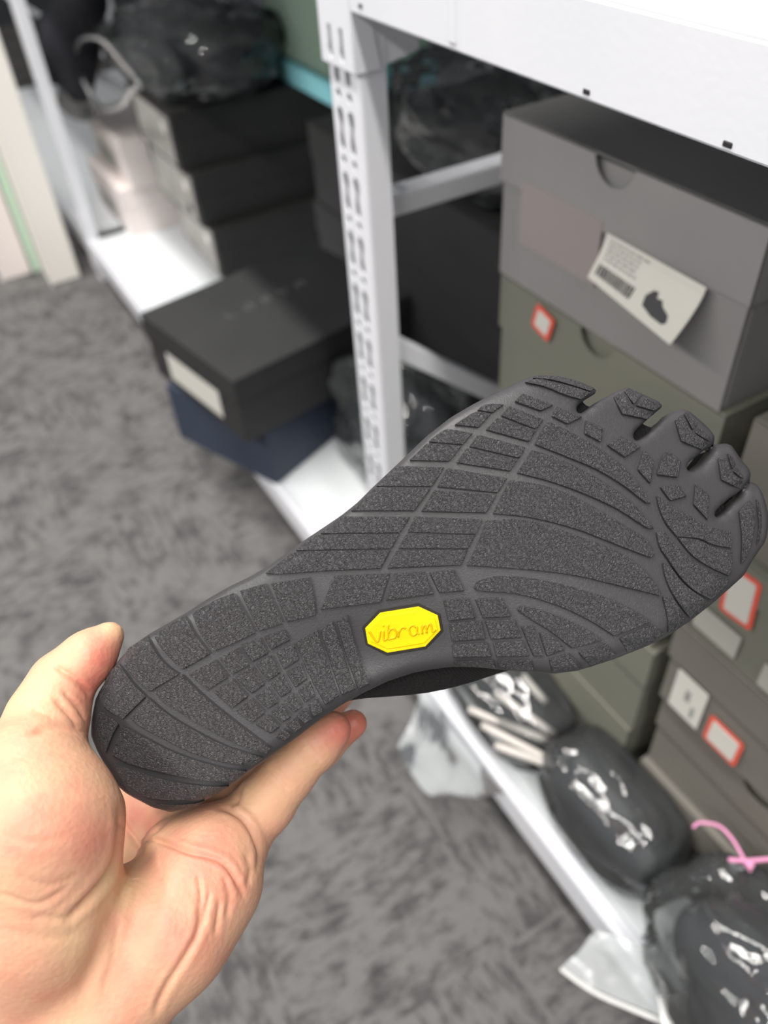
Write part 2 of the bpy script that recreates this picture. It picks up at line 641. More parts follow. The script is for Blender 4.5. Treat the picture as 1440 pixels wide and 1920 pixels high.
def rack_bay(label, x_left, x_right, own_left_post, posts):
    """one bay of white shelving; posts: list of right-hand x of the columns it owns"""
    t = thing('shelf_rack', label, 'shelf rack', (0, 0, 0), group='white metal shelving bays')
    for xr in posts:
        rack_post(t, xr, FY, 1.62)
        rack_post(t, xr, FY + RD - 0.026, 1.62, facing=-1)
        # side braces between front and rear column
        xb = xr - 0.030
        for zb in (0.731, 1.36):
            obj('side_brace', box(xb - 0.012, xb + 0.012, FY + 0.020, FY + RD - 0.02, zb - 0.011, zb + 0.011, 0.003), M['white_metal'], t)
        for (za, zc) in ((0.592, 0.120), (1.33, 0.78)):
            bm = bmesh.new()
            dy, dz = RD - 0.05, zc - za
            L = math.hypot(dy, dz)
            add_box(bm, xb - 0.003, xb + 0.020, 0, L, -0.010, 0.010, 0.002)
            bmesh.ops.rotate(bm, verts=bm.verts[:], cent=(0, 0, 0), matrix=Matrix.Rotation(math.atan2(dz, dy), 3, 'X'))
            bmesh.ops.translate(bm, verts=bm.verts[:], vec=(0, FY + 0.022, za))
            obj('diagonal_brace', bm, M['white_metal'], t)
    for zt in (SH, BEAM1 - 0.004):
        # boards and beams
        obj('shelf_board', box(x_left + 0.002, x_right - 0.054, FY + 0.017, FY + RD - 0.012, zt - 0.012, zt, 0.0015), M['board'], t)
        for fy, s in ((FY - 0.004, 1), (FY + RD - 0.012, -1)):
            bm = bmesh.new()
            zb = zt + 0.004
            y0, y1 = (fy, fy + 0.020) if s > 0 else (fy - 0.004, fy + 0.016)
            prof = [(y0, zb - 0.050), (y1, zb - 0.050), (y1, zb), (y0 + 0.0, zb)] if s < 0 else \
                   [(y0, zb - 0.050), (y1, zb - 0.050), (y1, zb - 0.004), (y0 + 0.011, zb - 0.004), (y0 + 0.009, zb), (y0 + 0.002, zb), (y0, zb - 0.003)]
            poly_prism(bm, prof, 'x', x_left + 0.001, x_right - 0.053)
            bmesh.ops.bevel(bm, geom=[e for e in bm.edges], offset=0.0012, segments=2, affect='EDGES')
            beam = obj('beam', bm, M['white_metal'], t)
            if s > 0:
                for side in (0, 1):
                    # hooked end plate of the beam, lapping the column front
                    xe = x_left if side == 0 else x_right
                    if side == 0:
                        a0, a1 = xe - 0.0535, xe + 0.001
                    else:
                        continue
                    holes = []
                    for hz in (-0.062, -0.0075, 0.047):
                        for cx in (a0 + 0.0165, a1 - 0.0185):
                            z = zb - 0.012 + hz
                            holes.append([(cx - .0030, z + .010), (cx + .0030, z + .010), (cx + .0032, z - .004), (cx + .0044, z - .009),
                                          (cx + .0030, z - .013), (cx, z - .0145), (cx - .0030, z - .013), (cx - .0044, z - .009), (cx - .0032, z - .004)])
                    bm = bmesh.new()
                    perforated_plate(bm, a0, a1, zb - 0.093, zb + 0.058, FY - 0.0035, 0.002, holes)
                    # web that turns the corner, cut back on a slant
                    poly_prism(bm, [(FY - 0.0035, zb - 0.093), (FY + 0.020, zb - 0.093), (FY + 0.012, zb - 0.05), (FY + 0.012, zb + 0.058), (FY - 0.0035, zb + 0.058)], 'x', a1 - 0.0005, a1 + 0.0018)
                    ep = obj('beam_end_plate', bm, M['white_metal'], t)
                    bm = bmesh.new()
                    poly_prism(bm, [(FY + 0.026, zb - 0.092), (FY + 0.058, zb - 0.086), (FY + 0.060, zb - 0.050), (FY + 0.018, zb - 0.050)], 'x', a1 - 0.004, a1 - 0.002)
                    obj('gusset', bm, M['white_metal'], t)
                if zt > 0.5 and x_left > -1:
                    for px, py in ((1098, 176), (1362, 275), (675, 14)):
                        c = on_y(px, py, FY - 0.0045)
                        bm = box(c[0] - 0.0028, c[0] + 0.0028, FY - 0.0046, FY + 0.001, c[2] - 0.0006, c[2] + 0.0022, 0.0005, 1)
                        obj('paint_chip', bm, M['chip'], t)
                    w = on_y(848, 30, FY - 0.0045)
                    obj('weld_bead', box(w[0] - 0.004, w[0] + 0.004, FY - 0.0052, FY, zb - 0.046, zb - 0.001, 0.0012), M['white_metal'], t)
    return t


X_POST = -0.620
rack_bay('white metal shelf bay right of the perforated post, holding the grey shoe boxes', X_POST, 0.95, True, [X_POST, 0.95])
rack_bay('white metal shelf bay left of the perforated post, holding the black and navy boxes', -2.205, X_POST, False, [-2.205])
rack_bay('far white metal shelf bay beyond the cream boards', -3.755, -2.205, False, [-3.755])

# ------------------------------------------------------------------ hand field (used for shoe contact too)
def S(px, py, d, r):
    return (lens(px, py, d), r * d / FPX)


HAND_PALM = [
    [S(-300, 2760, .335, 178), S(-20, 2260, .322, 158), S(70, 2010, .315, 160), S(130, 1880, .318, 150)],
    [S(190, 1930, .312, 105), S(400, 1610, .334, 72)],
    [S(150, 1930, .322, 110), S(350, 1560, .352, 68)],
    [S(110, 1920, .332, 110), S(290, 1530, .372, 68)],
    [S(60, 1900, .336, 110), S(225, 1500, .392, 70)],
]
HAND_PADS = [
    [S(70, 1840, .300, 120), S(70, 1700, .290, 140), S(70, 1545, .286, 143), S(58, 1440, .294, 98)],
    [S(180, 1900, .298, 115), S(320, 1745, .306, 104), S(388, 1650, .318, 92), S(405, 1600, .326, 80)],
    [S(320, 1600, .330, 60), S(408, 1580, .325, 64)],
    [S(120, 1930, .300, 125), S(200, 1775, .305, 92), S(238, 1690, .314, 62)],
]
THUMB = [S(52, 1460, .302, 96), S(90, 1345, .310, 70), S(116, 1280, .315, 54), S(168, 1230, .318, 45), S(206, 1192, .322, 27)]
FINGERS = [
    [S(420, 1590, .335, 68), S(498, 1505, .338, 53), S(540, 1450, .338, 48), S(592, 1394, .338, 45), S(624, 1368, .338, 35)],
    [S(350, 1550, .356, 62), S(510, 1455, .362, 47), S(595, 1398, .362, 43), S(662, 1357, .360, 27)],
    [S(290, 1520, .378, 60), S(470, 1425, .388, 47), S(580, 1345, .388, 42), S(640, 1295, .386, 30)],
    [S(225, 1500, .396, 60), S(410, 1405, .410, 46), S(525, 1320, .410, 41), S(585, 1270, .408, 30)],
]


def hand_field(P):
    f = None
    for c in HAND_PALM:
        g = chain(P, c, 0.010)
        f = g if f is None else smin(f, g, 0.016)
    for i, c in enumerate(HAND_PADS):
        f = smin(f, chain(P, c, 0.012), 0.007 if i != 1 else 0.010)
    f = smin(f, chain(P, THUMB, 0.006), 0.006)
    g = None
    for c in FINGERS:
        k = chain(P, c, 0.005)
        g = k if g is None else smin(g, k, 0.0015)
    return smin(f, g, 0.006)


# ------------------------------------------------------------------ shoe
D0 = 0.305
OUT = [(952, 725), (985, 709), (1007, 702), (1050, 704), (1082, 712), (1117, 727), (1122, 735), (1100, 748), (1084, 760), (1081, 770), (1088, 776),
       (1100, 768), (1122, 752), (1145, 740), (1162, 730), (1177, 725), (1206, 739), (1230, 750), (1246, 762), (1232, 772), (1212, 790), (1193, 808), (1187, 820), (1196, 827),
       (1215, 815), (1240, 792), (1253, 778), (1265, 770), (1284, 766), (1307, 785), (1325, 802), (1339, 819), (1336, 832), (1312, 852), (1292, 868), (1288, 878), (1295, 886), (1312, 874),
       (1334, 846), (1342, 834), (1365, 830), (1386, 862), (1398, 875), (1406, 890), (1400, 906), (1376, 930), (1350, 952), (1339, 966), (1345, 972), (1362, 962), (1390, 930),
       (1402, 908), (1413, 901), (1427, 928), (1436, 960), (1437, 985), (1432, 1015), (1407, 1052), (1392, 1080), (1370, 1100), (1335, 1132), (1292, 1166), (1250, 1195), (1210, 1214), (1175, 1228), (1155, 1236), (1107, 1252), (1080, 1260), (1037, 1265),
       (1002, 1262), (960, 1259), (920, 1255), (882, 1252), (850, 1252), (820, 1255), (776, 1263), (727, 1279), (679, 1302), (640, 1324), (605, 1347), (560, 1382), (530, 1404), (500, 1426), (470, 1447), (440, 1470), (390, 1500), (355, 1515),
       (325, 1522), (290, 1513), (240, 1486), (222, 1470), (202, 1435), (187, 1410), (172, 1375), (174, 1342), (180, 1308), (195, 1277), (222, 1236), (248, 1210), (277, 1190), (347, 1150), (385, 1125), (429, 1100), (465, 1083), (496, 1065),
       (533, 1040), (567, 1015), (597, 995), (640, 966), (670, 942), (700, 912), (750, 865), (800, 817), (845, 782), (887, 757), (920, 740)]
OUT = np.array(OUT, float)
GX0, GY0, GS = 60, 600, 4
_gx = np.arange(GX0, 1560, GS); _gy = np.arange(GY0, 1660, GS)
PXG, PYG = np.meshgrid(_gx, _gy, indexing='ij')


def poly_sd(PX, PY, poly):
    d2 = np.full(PX.shape, 1e18); ins = np.zeros(PX.shape, bool)
    n = len(poly)
    for i in range(n):
        a = poly[i]; b = poly[(i + 1) % n]
        ex, ey = b - a
        t = np.clip(((PX - a[0]) * ex + (PY - a[1]) * ey) / (ex * ex + ey * ey), 0, 1)
        d2 = np.minimum(d2, (PX - a[0] - t * ex) ** 2 + (PY - a[1] - t * ey) ** 2)
        c = (a[1] > PY) != (b[1] > PY)
        with np.errstate(divide='ignore', invalid='ignore'):
            xi = ex * (PY - a[1]) / (ey if ey != 0 else 1e-9) + a[0]
        ins ^= c & (PX < xi)
    d = np.sqrt(d2)
    return np.where(ins, -d, d)


SLOTLESS = np.array([tuple(q) for q in OUT if not any((abs(q[0] - c[0]) < c[2] and abs(q[1] - c[1]) < c[2]) for c in
                     ((1092, 768, 14), (1110, 750, 13), (1195, 818, 18), (1222, 798, 20), (1296, 876, 16), (1318, 855, 14), (1345, 965, 14), (1363, 945, 20)))])
DIST = poly_sd(PXG.astype(float), PYG.astype(float), OUT)

DIST_HULL = poly_sd(PXG.astype(float), PYG.astype(float), SLOTLESS)


def blur(a, n):
    for _ in range(n):
        p = np.pad(a, 1, mode='edge')
        a = (p[:-2, 1:-1] + p[2:, 1:-1] + p[1:-1, :-2] + p[1:-1, 2:] + 2 * p[1:-1, 1:-1]) / 6
    return a


RE = 26.0
_s = np.clip(-DIST_HULL, 0, RE)
_s2 = np.clip(-DIST, 0, 9.0)
_roll = (RE - np.sqrt(np.maximum(RE * RE - (RE - _s) ** 2, 0))) * D0 / FPX * 0.85
_roll = _roll + (9.0 - np.sqrt(np.maximum(81.0 - (9.0 - _s2) ** 2, 0))) * D0 / FPX * 0.6
_a = ((PXG - 190) * 0.909 - (PYG - 1400) * 0.417) / 1330.0
_bend = 0.012 * np.clip((0.22 - _a) / 0.22, 0, 1.3) ** 2 + 0.024 * np.clip((_a - 0.62) / 0.38, 0, 1.2) ** 2
_c = ((PXG - 190) * 0.417 + (PYG - 1400) * 0.909)          # across: negative = upper edge
_arch = 0.004 * np.exp(-((PXG - 740) / 190.0) ** 2 - ((PYG - 1235) / 70.0) ** 2)
DEPTH = blur(D0 + _roll + _bend + _arch, 2)


def samp(A, px, py):
    x = np.clip((px - GX0) / GS, 0, A.shape[0] - 1.001); y = np.clip((py - GY0) / GS, 0, A.shape[1] - 1.001)
    i = x.astype(int); j = y.astype(int); fx = x - i; fy = y - j
    return (A[i, j] * (1 - fx) * (1 - fy) + A[i + 1, j] * fx * (1 - fy) + A[i, j + 1] * (1 - fx) * fy + A[i + 1, j + 1] * fx * fy)


def sole_depth(px, py):
    return samp(DEPTH, np.asarray(px, float), np.asarray(py, float))


(SX, SY, SZ), sax = grid3((-0.135, -0.075, 0.296), (0.160, 0.135, 0.392), 0.0013)
X2, Y2 = SX[:, :, 0].astype(float), SY[:, :, 0].astype(float)
ds = np.full(X2.shape, D0)
for _ in range(4):
    pxs = PP[0] + FPX * X2 / ds; pys = PP[1] + FPX * Y2 / ds
    ds = sole_depth(pxs, pys)
dm = samp(DIST, pxs, pys) * ds / FPX
dmh = samp(DIST_HULL, pxs, pys) * ds / FPX
al = ((pxs - 190) * 0.909 - (pys - 1400) * 0.417) / 1330.0
T = SZ - ds[:, :, None]
HF = hand_field((SX, SY, SZ))
DM = np.broadcast_to(dm[:, :, None], T.shape)

shoe_base = W(lens(640, 1150, 0.34))
shoe = thing('toe_shoe', 'dark grey five-toed shoe held sole-out, yellow badge on its arch', 'shoe', tuple(shoe_base))


def to_local(V):
    return W(V) - shoe_base


f_sole = smax(smax(DM, -T, 0.0012), T - 0.010, 0.001)
f_sole = np.maximum(f_sole, -(HF - 0.0006))
V, Q = surface_net(f_sole, sax)
V = relax(V, Q, 2, 0.45)
sole = obj('sole', pymesh('sole', to_local(V), Q), M['sole'], shoe, smooth=True)
sole['label'] = 'charcoal rubber outsole with raised tread'

Hh = 0.034 + 0.030 * np.clip((0.75 - al) / 0.5, 0, 1)
bulge = 0.0205 * np.exp(-((pxs - 790) / 150.0) ** 2 - ((pys - 1270) / 85.0) ** 2)
off = (-0.0012 + bulge)[:, :, None] * np.clip((T - 0.004) / 0.014, 0, 1) - 0.16 * np.clip(T - 0.030, 0, 1) - 0.0008
DU = np.minimum(DM, np.broadcast_to((dmh + 0.0035)[:, :, None], T.shape))
f_up = smax(smax(DU - off, -(T - 0.007), 0.002), T - Hh[:, :, None], 0.014)
# ankle opening on the far side
cav = smax(smax(DU - off + 0.004, -(T - 0.016), 0.004), (al[:, :, None] - 0.40) * 0.27, 0.006)
f_up = smax(f_up, -cav, 0.001)
f_up = np.maximum(f_up, -(HF - 0.0006))
V, Q = surface_net(f_up, sax)
V = relax(V, Q, 2, 0.45)
upper = obj('upper', pymesh('upper', to_local(V), Q), M['knit'], shoe, smooth=True)
upper['label'] = 'black knit upper'

REG = {'A': (160, 1100, 4.8), 'B': (160, 1300, 4.8), 'C': (400, 1040, 4.8), 'D': (480, 940, 3.4286), 'E': (650, 740, 4.0),
       'F': (920, 680, 4.0), 'G': (1140, 720, 4.8), 'H': (820, 980, 4.0), 'I': (1080, 920, 4.0), 'J': (640, 1100, 5.143),
       'K': (140, 1000, 2.0), 'L': (680, 1150, 9.0)}


def topx(reg, pts):
    x0, y0, s = REG[reg]
    return [(x0 + x / s, y0 + y / s) for x, y in pts]


def smooth_poly(pts, n=2, lim=40):
    P = [Vector(p) for p in pts]
    m = len(P)
    out = []
    tang = []
    for i in range(m):
        a, b, c = P[i - 1], P[i], P[(i + 1) % m]
        d1, d2 = (b - a), (c - b)
        ang = abs(d1.angle(d2)) if d1.length > 1e-6 and d2.length > 1e-6 else 0
        tang.append((c - a) * 0.5 if ang < math.radians(lim) else None)
    for i in range(m):
        p1, p2 = P[i], P[(i + 1) % m]
        out.append(p1)
        if tang[i] is None and tang[(i + 1) % m] is None:
            continue
        L = (p2 - p1).length
        t1 = tang[i].normalized() * L if tang[i] is not None else (p2 - p1)
        t2 = tang[(i + 1) % m].normalized() * L if tang[(i + 1) % m] is not None else (p2 - p1)
        for k in range(1, n + 1):
            t = k / (n + 1)
            out.append(p1 * (2 * t ** 3 - 3 * t * t + 1) + t1 * (t ** 3 - 2 * t * t + t) + p2 * (-2 * t ** 3 + 3 * t * t) + t2 * (t ** 3 - t * t))
    return out


def raised_pad(name, pts, h, material, parent, bev=0.0003, step=26.0, sink=0.0012, base=0.0, smooth=True):
    pp = smooth_poly(pts) if smooth else [Vector(p) for p in pts]
    area = sum(pp[i - 1].x * pp[i].y - pp[i].x * pp[i - 1].y for i in range(len(pp)))
    if area > 0:
        pp = pp[::-1]
    bm = bmesh.new()
    bm.faces.new([bm.verts.new((p.x, p.y, 0)) for p in pp])
    xs = [p.x for p in pp]; ys = [p.y for p in pp]
    for ax, lo, hi in ((0, min(xs), max(xs)), (1, min(ys), max(ys))):
        k = lo + step
        while k < hi - 4:
            co = (k, 0, 0) if ax == 0 else (0, k, 0)
            no = (1, 0, 0) if ax == 0 else (0, 1, 0)
            bmesh.ops.bisect_plane(bm, geom=bm.verts[:] + bm.edges[:] + bm.faces[:], plane_co=co, plane_no=no, dist=0.01)
            k += step
    old = set(bm.verts)
    ex = bmesh.ops.extrude_face_region(bm, geom=bm.faces[:])
    top = {g for g in ex['geom'] if isinstance(g, bmesh.types.BMVert)}
    vs = list(bm.verts)
    co = np.array([v.co[:2] for v in vs])
    dd = sole_depth(co[:, 0], co[:, 1])
    for v, c, d in zip(vs, co, dd):
        z = d - base - h if v in top else d + sink
        w = W(lens(c[0], c[1], z)) - shoe_base
        v.co = Vector(w)
    bmesh.ops.recalc_face_normals(bm, faces=bm.faces[:])
    o = obj(name, bm, material, parent)
    if bev:
        md = o.modifiers.new('edge', 'BEVEL')
        md.width = bev; md.segments = 2; md.limit_method = 'ANGLE'; md.angle_limit = math.radians(42)
    return o


LUGS = [
 ('A', [(380, 560), (560, 440), (600, 540), (680, 660), (780, 750), (845, 785), (580, 945), (480, 860), (390, 760), (345, 700)]),
 ('A', [(615, 430), (900, 255), (950, 370), (1030, 490), (1125, 605), (875, 745), (780, 660), (690, 560), (640, 490)]),
 ('A', [(960, 240), (1150, 130), (1332, 57), (1400, 180), (1470, 300), (1532, 412), (1330, 510), (1155, 582), (1080, 490), (1010, 370)]),
 ('A', [(215, 770), (300, 690), (340, 750), (420, 865), (545, 990), (440, 1090), (335, 1195), (250, 1140), (160, 1075), (125, 980)]),
 ('B', [(145, 155), (230, 222), (300, 275), (250, 360), (205, 470), (185, 535), (125, 470), (95, 330), (105, 210)]),
 ('K', [(300, 595), (400, 530), (470, 600), (560, 675), (650, 745), (735, 808), (718, 826), (620, 795), (500, 735), (400, 675), (330, 630)]),
 ('K', [(205, 690), (272, 615), (350, 680), (450, 740), (560, 795), (650, 825), (708, 842), (665, 873), (560, 860), (430, 820), (330, 770), (240, 722)]),
 ('K', [(140, 830), (180, 722), (260, 765), (350, 812), (450, 850), (560, 880), (645, 893), (595, 926), (500, 928), (400, 912), (300, 890), (200, 862)]),
 ('K', [(152, 864), (240, 895), (340, 925), (440, 943), (540, 950), (580, 948), (515, 983), (440, 997), (350, 1000), (270, 990), (200, 945), (160, 900)]),
 ('K', [(278, 1008), (350, 1018), (450, 1013), (490, 1002), (430, 1026), (370, 1038), (312, 1026)]),
 ('A', [(930, 785), (1165, 660), (1285, 815), (1100, 928)]),
 ('C', [(50, 930), (225, 835), (325, 990), (175, 1075)]),
 ('C', [(250, 815), (420, 745), (495, 885), (350, 965)]),
 ('C', [(455, 735), (635, 675), (690, 765), (525, 855)]),
 ('C', [(0, 1235), (165, 1115), (312, 1280), (165, 1383)]),
 ('C', [(195, 1100), (345, 1000), (465, 1165), (345, 1250)]),
 ('C', [(380, 980), (520, 905), (605, 1060), (490, 1140)]),
 ('C', [(565, 880), (725, 800), (770, 945), (635, 1030)]),
 ('C', [(205, 1405), (340, 1295), (460, 1420), (345, 1510)]),
 ('C', [(375, 1275), (490, 1190), (590, 1325), (490, 1385)]),
 ('C', [(515, 1160), (625, 1070), (705, 1220), (610, 1285)]),
 ('C', [(655, 1055), (795, 970), (845, 1115), (740, 1195)]),
 ('C', [(380, 1530), (490, 1440), (600, 1545), (515, 1610)]),
 ('C', [(515, 1415), (610, 1340), (700, 1460), (620, 1510)]),
 ('C', [(635, 1315), (725, 1240), (800, 1365), (720, 1420)]),
 ('C', [(760, 1220), (870, 1135), (920, 1265), (825, 1330)]),
 ('C', [(555, 1635), (628, 1565), (700, 1625), (650, 1675)]),
 ('C', [(650, 1530), (730, 1465), (800, 1555), (735, 1595)]),
 ('C', [(745, 1450), (825, 1380), (895, 1485), (820, 1520)]),
 ('C', [(850, 1350), (935, 1280), (990, 1415), (900, 1460)]),
 ('C', [(745, 790), (930, 675), (1000, 870), (1060, 1050), (1130, 1260), (1010, 1350), (900, 1150), (830, 1000)]),
 ('C', [(960, 670), (1075, 600), (1130, 760), (1200, 980), (1280, 1205), (1155, 1260), (1090, 1080), (1030, 880)]),
 ('C', [(1110, 600), (1205, 545), (1260, 760), (1330, 960), (1405, 1155), (1305, 1205), (1230, 1000), (1160, 780)]),
 ('C', [(240, 325), (465, 262), (540, 430), (625, 615), (415, 685), (340, 540)]),
 ('C', [(520, 260), (865, 205), (905, 380), (920, 540), (665, 605), (590, 430)]),
 ('D', [(505, 480), (862, 462), (800, 648), (415, 695)]),
 ('D', [(890, 462), (1080, 450), (1145, 595), (835, 637)]),
 ('D', [(1115, 455), (1275, 440), (1340, 575), (1180, 588)]),
 ('D', [(60, 462), (180, 370), (245, 326), (865, 314), (800, 432), (400, 450), (150, 468)]),
 ('D', [(255, 316), (330, 255), (400, 216), (920, 212), (870, 303)]),
 ('D', [(412, 207), (480, 155), (548, 97), (990, 100), (925, 202)]),
 ('D', [(845, 430), (905, 314), (1360, 312), (1320, 410)]),
 ('D', [(915, 303), (965, 214), (1408, 217), (1365, 304)]),
 ('E', [(460, 1030), (510, 915), (1020, 935), (970, 1045)]),
 ('E', [(30, 870), (120, 785), (205, 700), (630, 702), (510, 870)]),
 ('E', [(220, 685), (300, 600), (375, 535), (730, 545), (640, 687)]),
 ('E', [(470, 490), (540, 425), (600, 366), (862, 385), (770, 498)]),
 ('E', [(612, 353), (690, 290), (755, 258), (945, 290), (872, 374)]),
 ('E', [(808, 225), (880, 178), (970, 128), (1085, 142), (990, 245)]),
 ('E', [(978, 115), (1040, 72), (1180, 72), (1095, 135)]),
 ('E', [(560, 875), (660, 715), (1125, 752), (1050, 885)]),
 ('E', [(680, 690), (755, 550), (1205, 625), (1135, 736)]),
 ('E', [(825, 508), (900, 402), (1285, 485), (1230, 572)]),
 ('E', [(920, 388), (985, 300), (1340, 395), (1300, 476)]),
 ('E', [(1045, 262), (1130, 174), (1425, 264), (1370, 352)]),
 ('F', [(80, 396), (140, 325), (395, 425), (345, 500)]),
 ('F', [(335, 610), (395, 490), (440, 445), (600, 520), (760, 610), (950, 740), (1090, 880), (1200, 1050), (1170, 1050), (1000, 920), (800, 800), (600, 715)]),
 ('F', [(200, 825), (260, 735), (310, 655), (470, 700), (700, 810), (900, 930), (1080, 1070), (1225, 1240), (1180, 1240), (960, 1100), (700, 980), (450, 890)]),
 ('F', [(20, 1130), (90, 990), (150, 880), (400, 920), (640, 1010), (800, 1100), (1000, 1220), (1180, 1340), (1230, 1430), (1215, 1455), (1190, 1455), (940, 1360), (640, 1245), (300, 1160)]),
 ('H', [(220, 318), (290, 190), (370, -15), (600, -25), (800, 10), (1040, 95), (1340, 210), (1520, 330), (1640, 460), (1680, 530), (1670, 545), (1340, 465), (1040, 395), (700, 352)]),
 ('H', [(275, 485), (300, 440), (420, 405), (620, 405), (850, 445), (1040, 490), (1290, 570), (1440, 640), (1600, 740), (1330, 848), (1150, 735), (900, 618), (600, 533), (310, 508)]),
 ('I', [(330, 1105), (570, 1000), (655, 1072), (615, 1115), (390, 1215)]),
 ('H', [(600, 650), (620, 625), (760, 650), (950, 720), (1120, 800), (1235, 880), (1015, 940), (860, 820), (700, 720)]),
 ('H', [(1060, 970), (1260, 900), (1340, 995), (1150, 1075)]),
 ('H', [(765, 820), (860, 850), (960, 950), (825, 1000)]),
 ('H', [(840, 1025), (990, 975), (1090, 1095), (870, 1125)]),
 ('H', [(630, 775), (715, 770), (740, 830), (800, 1000), (725, 1000), (690, 920)]),
 ('H', [(45, 580), (230, 565), (290, 715), (85, 735)]),
 ('H', [(285, 570), (480, 560), (555, 705), (345, 715)]),
 ('H', [(90, 755), (330, 735), (360, 875), (110, 890)]),
 ('H', [(360, 735), (580, 725), (635, 860), (405, 875)]),
 ('H', [(110, 915), (375, 900), (410, 1005), (120, 1010)]),
 ('H', [(420, 900), (650, 885), (690, 1000), (445, 1005)]),
 ('H', [(120, 1040), (420, 1030), (435, 1090), (250, 1080), (150, 1075)]),
 ('H', [(450, 1030), (710, 1030), (722, 1110), (560, 1105), (465, 1080)]),
 ('F', [(255, 145), (350, 120), (500, 150), (650, 190), (750, 225), (680, 275), (560, 240), (400, 175)]),
 ('F', [(310, 115), (380, 98), (520, 104), (650, 138), (780, 192), (750, 213), (620, 170), (450, 125)]),
 ('F', [(180, 290), (240, 230), (470, 315), (380, 362)]),
 ('F', [(460, 400), (500, 330), (685, 405), (580, 460)]),
 ('F', [(705, 530), (715, 430), (840, 490), (830, 595)]),
 ('F', [(875, 615), (975, 550), (1125, 630), (1010, 708)]),
 ('F', [(1105, 800), (1150, 655), (1225, 740), (1200, 905)]),
 ('F', [(920, 255), (985, 218), (1070, 322), (1225, 375), (1180, 425), (990, 385)]),
 ('F', [(998, 210), (1040, 190), (1140, 242), (1075, 310)]),
 ('F', [(1090, 320), (1160, 262), (1285, 322), (1230, 362)]),
 ('G', [(605, 320), (670, 275), (755, 420), (915, 532), (850, 595), (660, 510)]),
 ('G', [(682, 264), (705, 245), (812, 352), (765, 412)]),
 ('G', [(780, 435), (840, 365), (940, 480), (920, 522)]),
 ('G', [(992, 665), (1065, 660), (1110, 780), (1230, 890), (1190, 945), (1020, 860)]),
 ('G', [(1075, 622), (1172, 692), (1120, 765)]),
 ('G', [(1130, 785), (1198, 714), (1262, 828), (1240, 878)]),
 ('I', [(1225, 150), (1300, 70), (1340, 135), (1338, 300), (1290, 480), (1240, 550), (1245, 350)]),
 ('I', [(1352, 60), (1385, 110), (1408, 250), (1392, 370), (1355, 425), (1345, 440), (1372, 280)]),
 ('G', [(440, 815), (490, 650), (540, 600), (660, 690), (630, 840)]),
 ('G', [(470, 925), (630, 900), (710, 1010), (565, 1050)]),
 ('G', [(770, 1080), (790, 900), (910, 1000), (900, 1220)]),
 ('I', [(607, 40), (720, 110), (880, 205), (1000, 270), (1165, 308), (1168, 428), (1040, 406), (925, 358), (760, 343), (680, 245), (630, 140)]),
 ('I', [(765, 352), (925, 372), (1040, 427), (1170, 449), (1172, 580), (1148, 638), (1020, 580), (880, 490)]),
 ('I', [(605, 310), (660, 300), (730, 390), (850, 500), (980, 590), (1145, 665), (1120, 720), (1015, 818), (880, 740), (780, 640), (690, 510), (630, 420)]),
 ('I', [(650, 540), (700, 560), (800, 690), (900, 770), (1005, 840), (955, 895), (862, 960), (800, 880), (720, 760), (670, 640)]),
 ('I', [(650, 790), (720, 800), (790, 900), (822, 965), (768, 1030), (692, 1068), (690, 960)]),
]
for reg, pts in LUGS:
    raised_pad('tread_block', topx(reg, pts), 0.0017, M['lug'], sole)

# badge
oct_out = topx('J', [(200, 385), (360, 220), (740, 155), (955, 262), (985, 430), (820, 600), (440, 665), (235, 560)])
oct_y = topx('J', [(230, 400), (375, 250), (745, 190), (930, 275), (958, 420), (810, 578), (445, 638), (255, 550)])
oct_in = topx('J', [(262, 408), (388, 290), (735, 230), (902, 306), (930, 416), (800, 545), (452, 602), (284, 530)])
badge = raised_pad('badge', oct_y, 0.0009, M['yellow'], shoe, bev=0.00025, smooth=False)
badge['label'] = 'yellow octagonal badge with raised script lettering'
raised_pad('badge_rim', oct_out, 0.0003, M['badge_dark'], badge, bev=0.0002, smooth=False)
raised_pad('badge_field', oct_in, 0.00125, M['yellow'], badge, bev=0.0002, smooth=False)
STROKES = [
    [(110, 300), (160, 380), (235, 475), (270, 440), (300, 290)],                                   # v
    [(352, 290), (350, 400), (365, 455), (410, 425)], [(345, 205), (350, 215)],                     # i
    [(430, 190), (425, 320), (430, 430), (480, 425), (550, 400), (565, 320), (520, 255), (460, 280), (440, 330)],   # b
    [(605, 270), (600, 400)], [(603, 330), (650, 250), (690, 235), (720, 255)],                       # r
    [(900, 235), (850, 200), (790, 240), (790, 320), (840, 370), (905, 335), (915, 215), (918, 320), (950, 345)],   # a
    [(990, 190), (1005, 345)], [(1000, 280), (1030, 205), (1060, 215), (1080, 330)], [(1078, 260), (1120, 175), (1150, 195), (1180, 310), (1225, 270)],  # m
]


def sole_point(px, py, h):
    return Vector(W(lens(px, py, float(sole_depth(px, py)) - h)) - shoe_base)


def curve_pts(pts, n=4):
    P = [Vector(p) for p in pts]
    out = []
    for i in range(len(P) - 1):
        p0, p1, p2, p3 = P[max(i - 1, 0)], P[i], P[i + 1], P[min(i + 2, len(P) - 1)]
        for k in range(n):
            t = k / n
            out.append(0.5 * ((2 * p1) + (p2 - p0) * t + (2 * p0 - 5 * p1 + 4 * p2 - p3) * t * t + (3 * p1 - p0 - 3 * p2 + p3) * t ** 3))
    out.append(P[-1])
    return out


for st in STROKES:
    c = curve_pts(topx('L', st))
    bm = bmesh.new()
    tube(bm, [sole_point(p.x, p.y, 0.00125) for p in c], 0.00042, 8)
    obj('letter_stroke', bm, M['badge_letter'], badge, smooth=True)

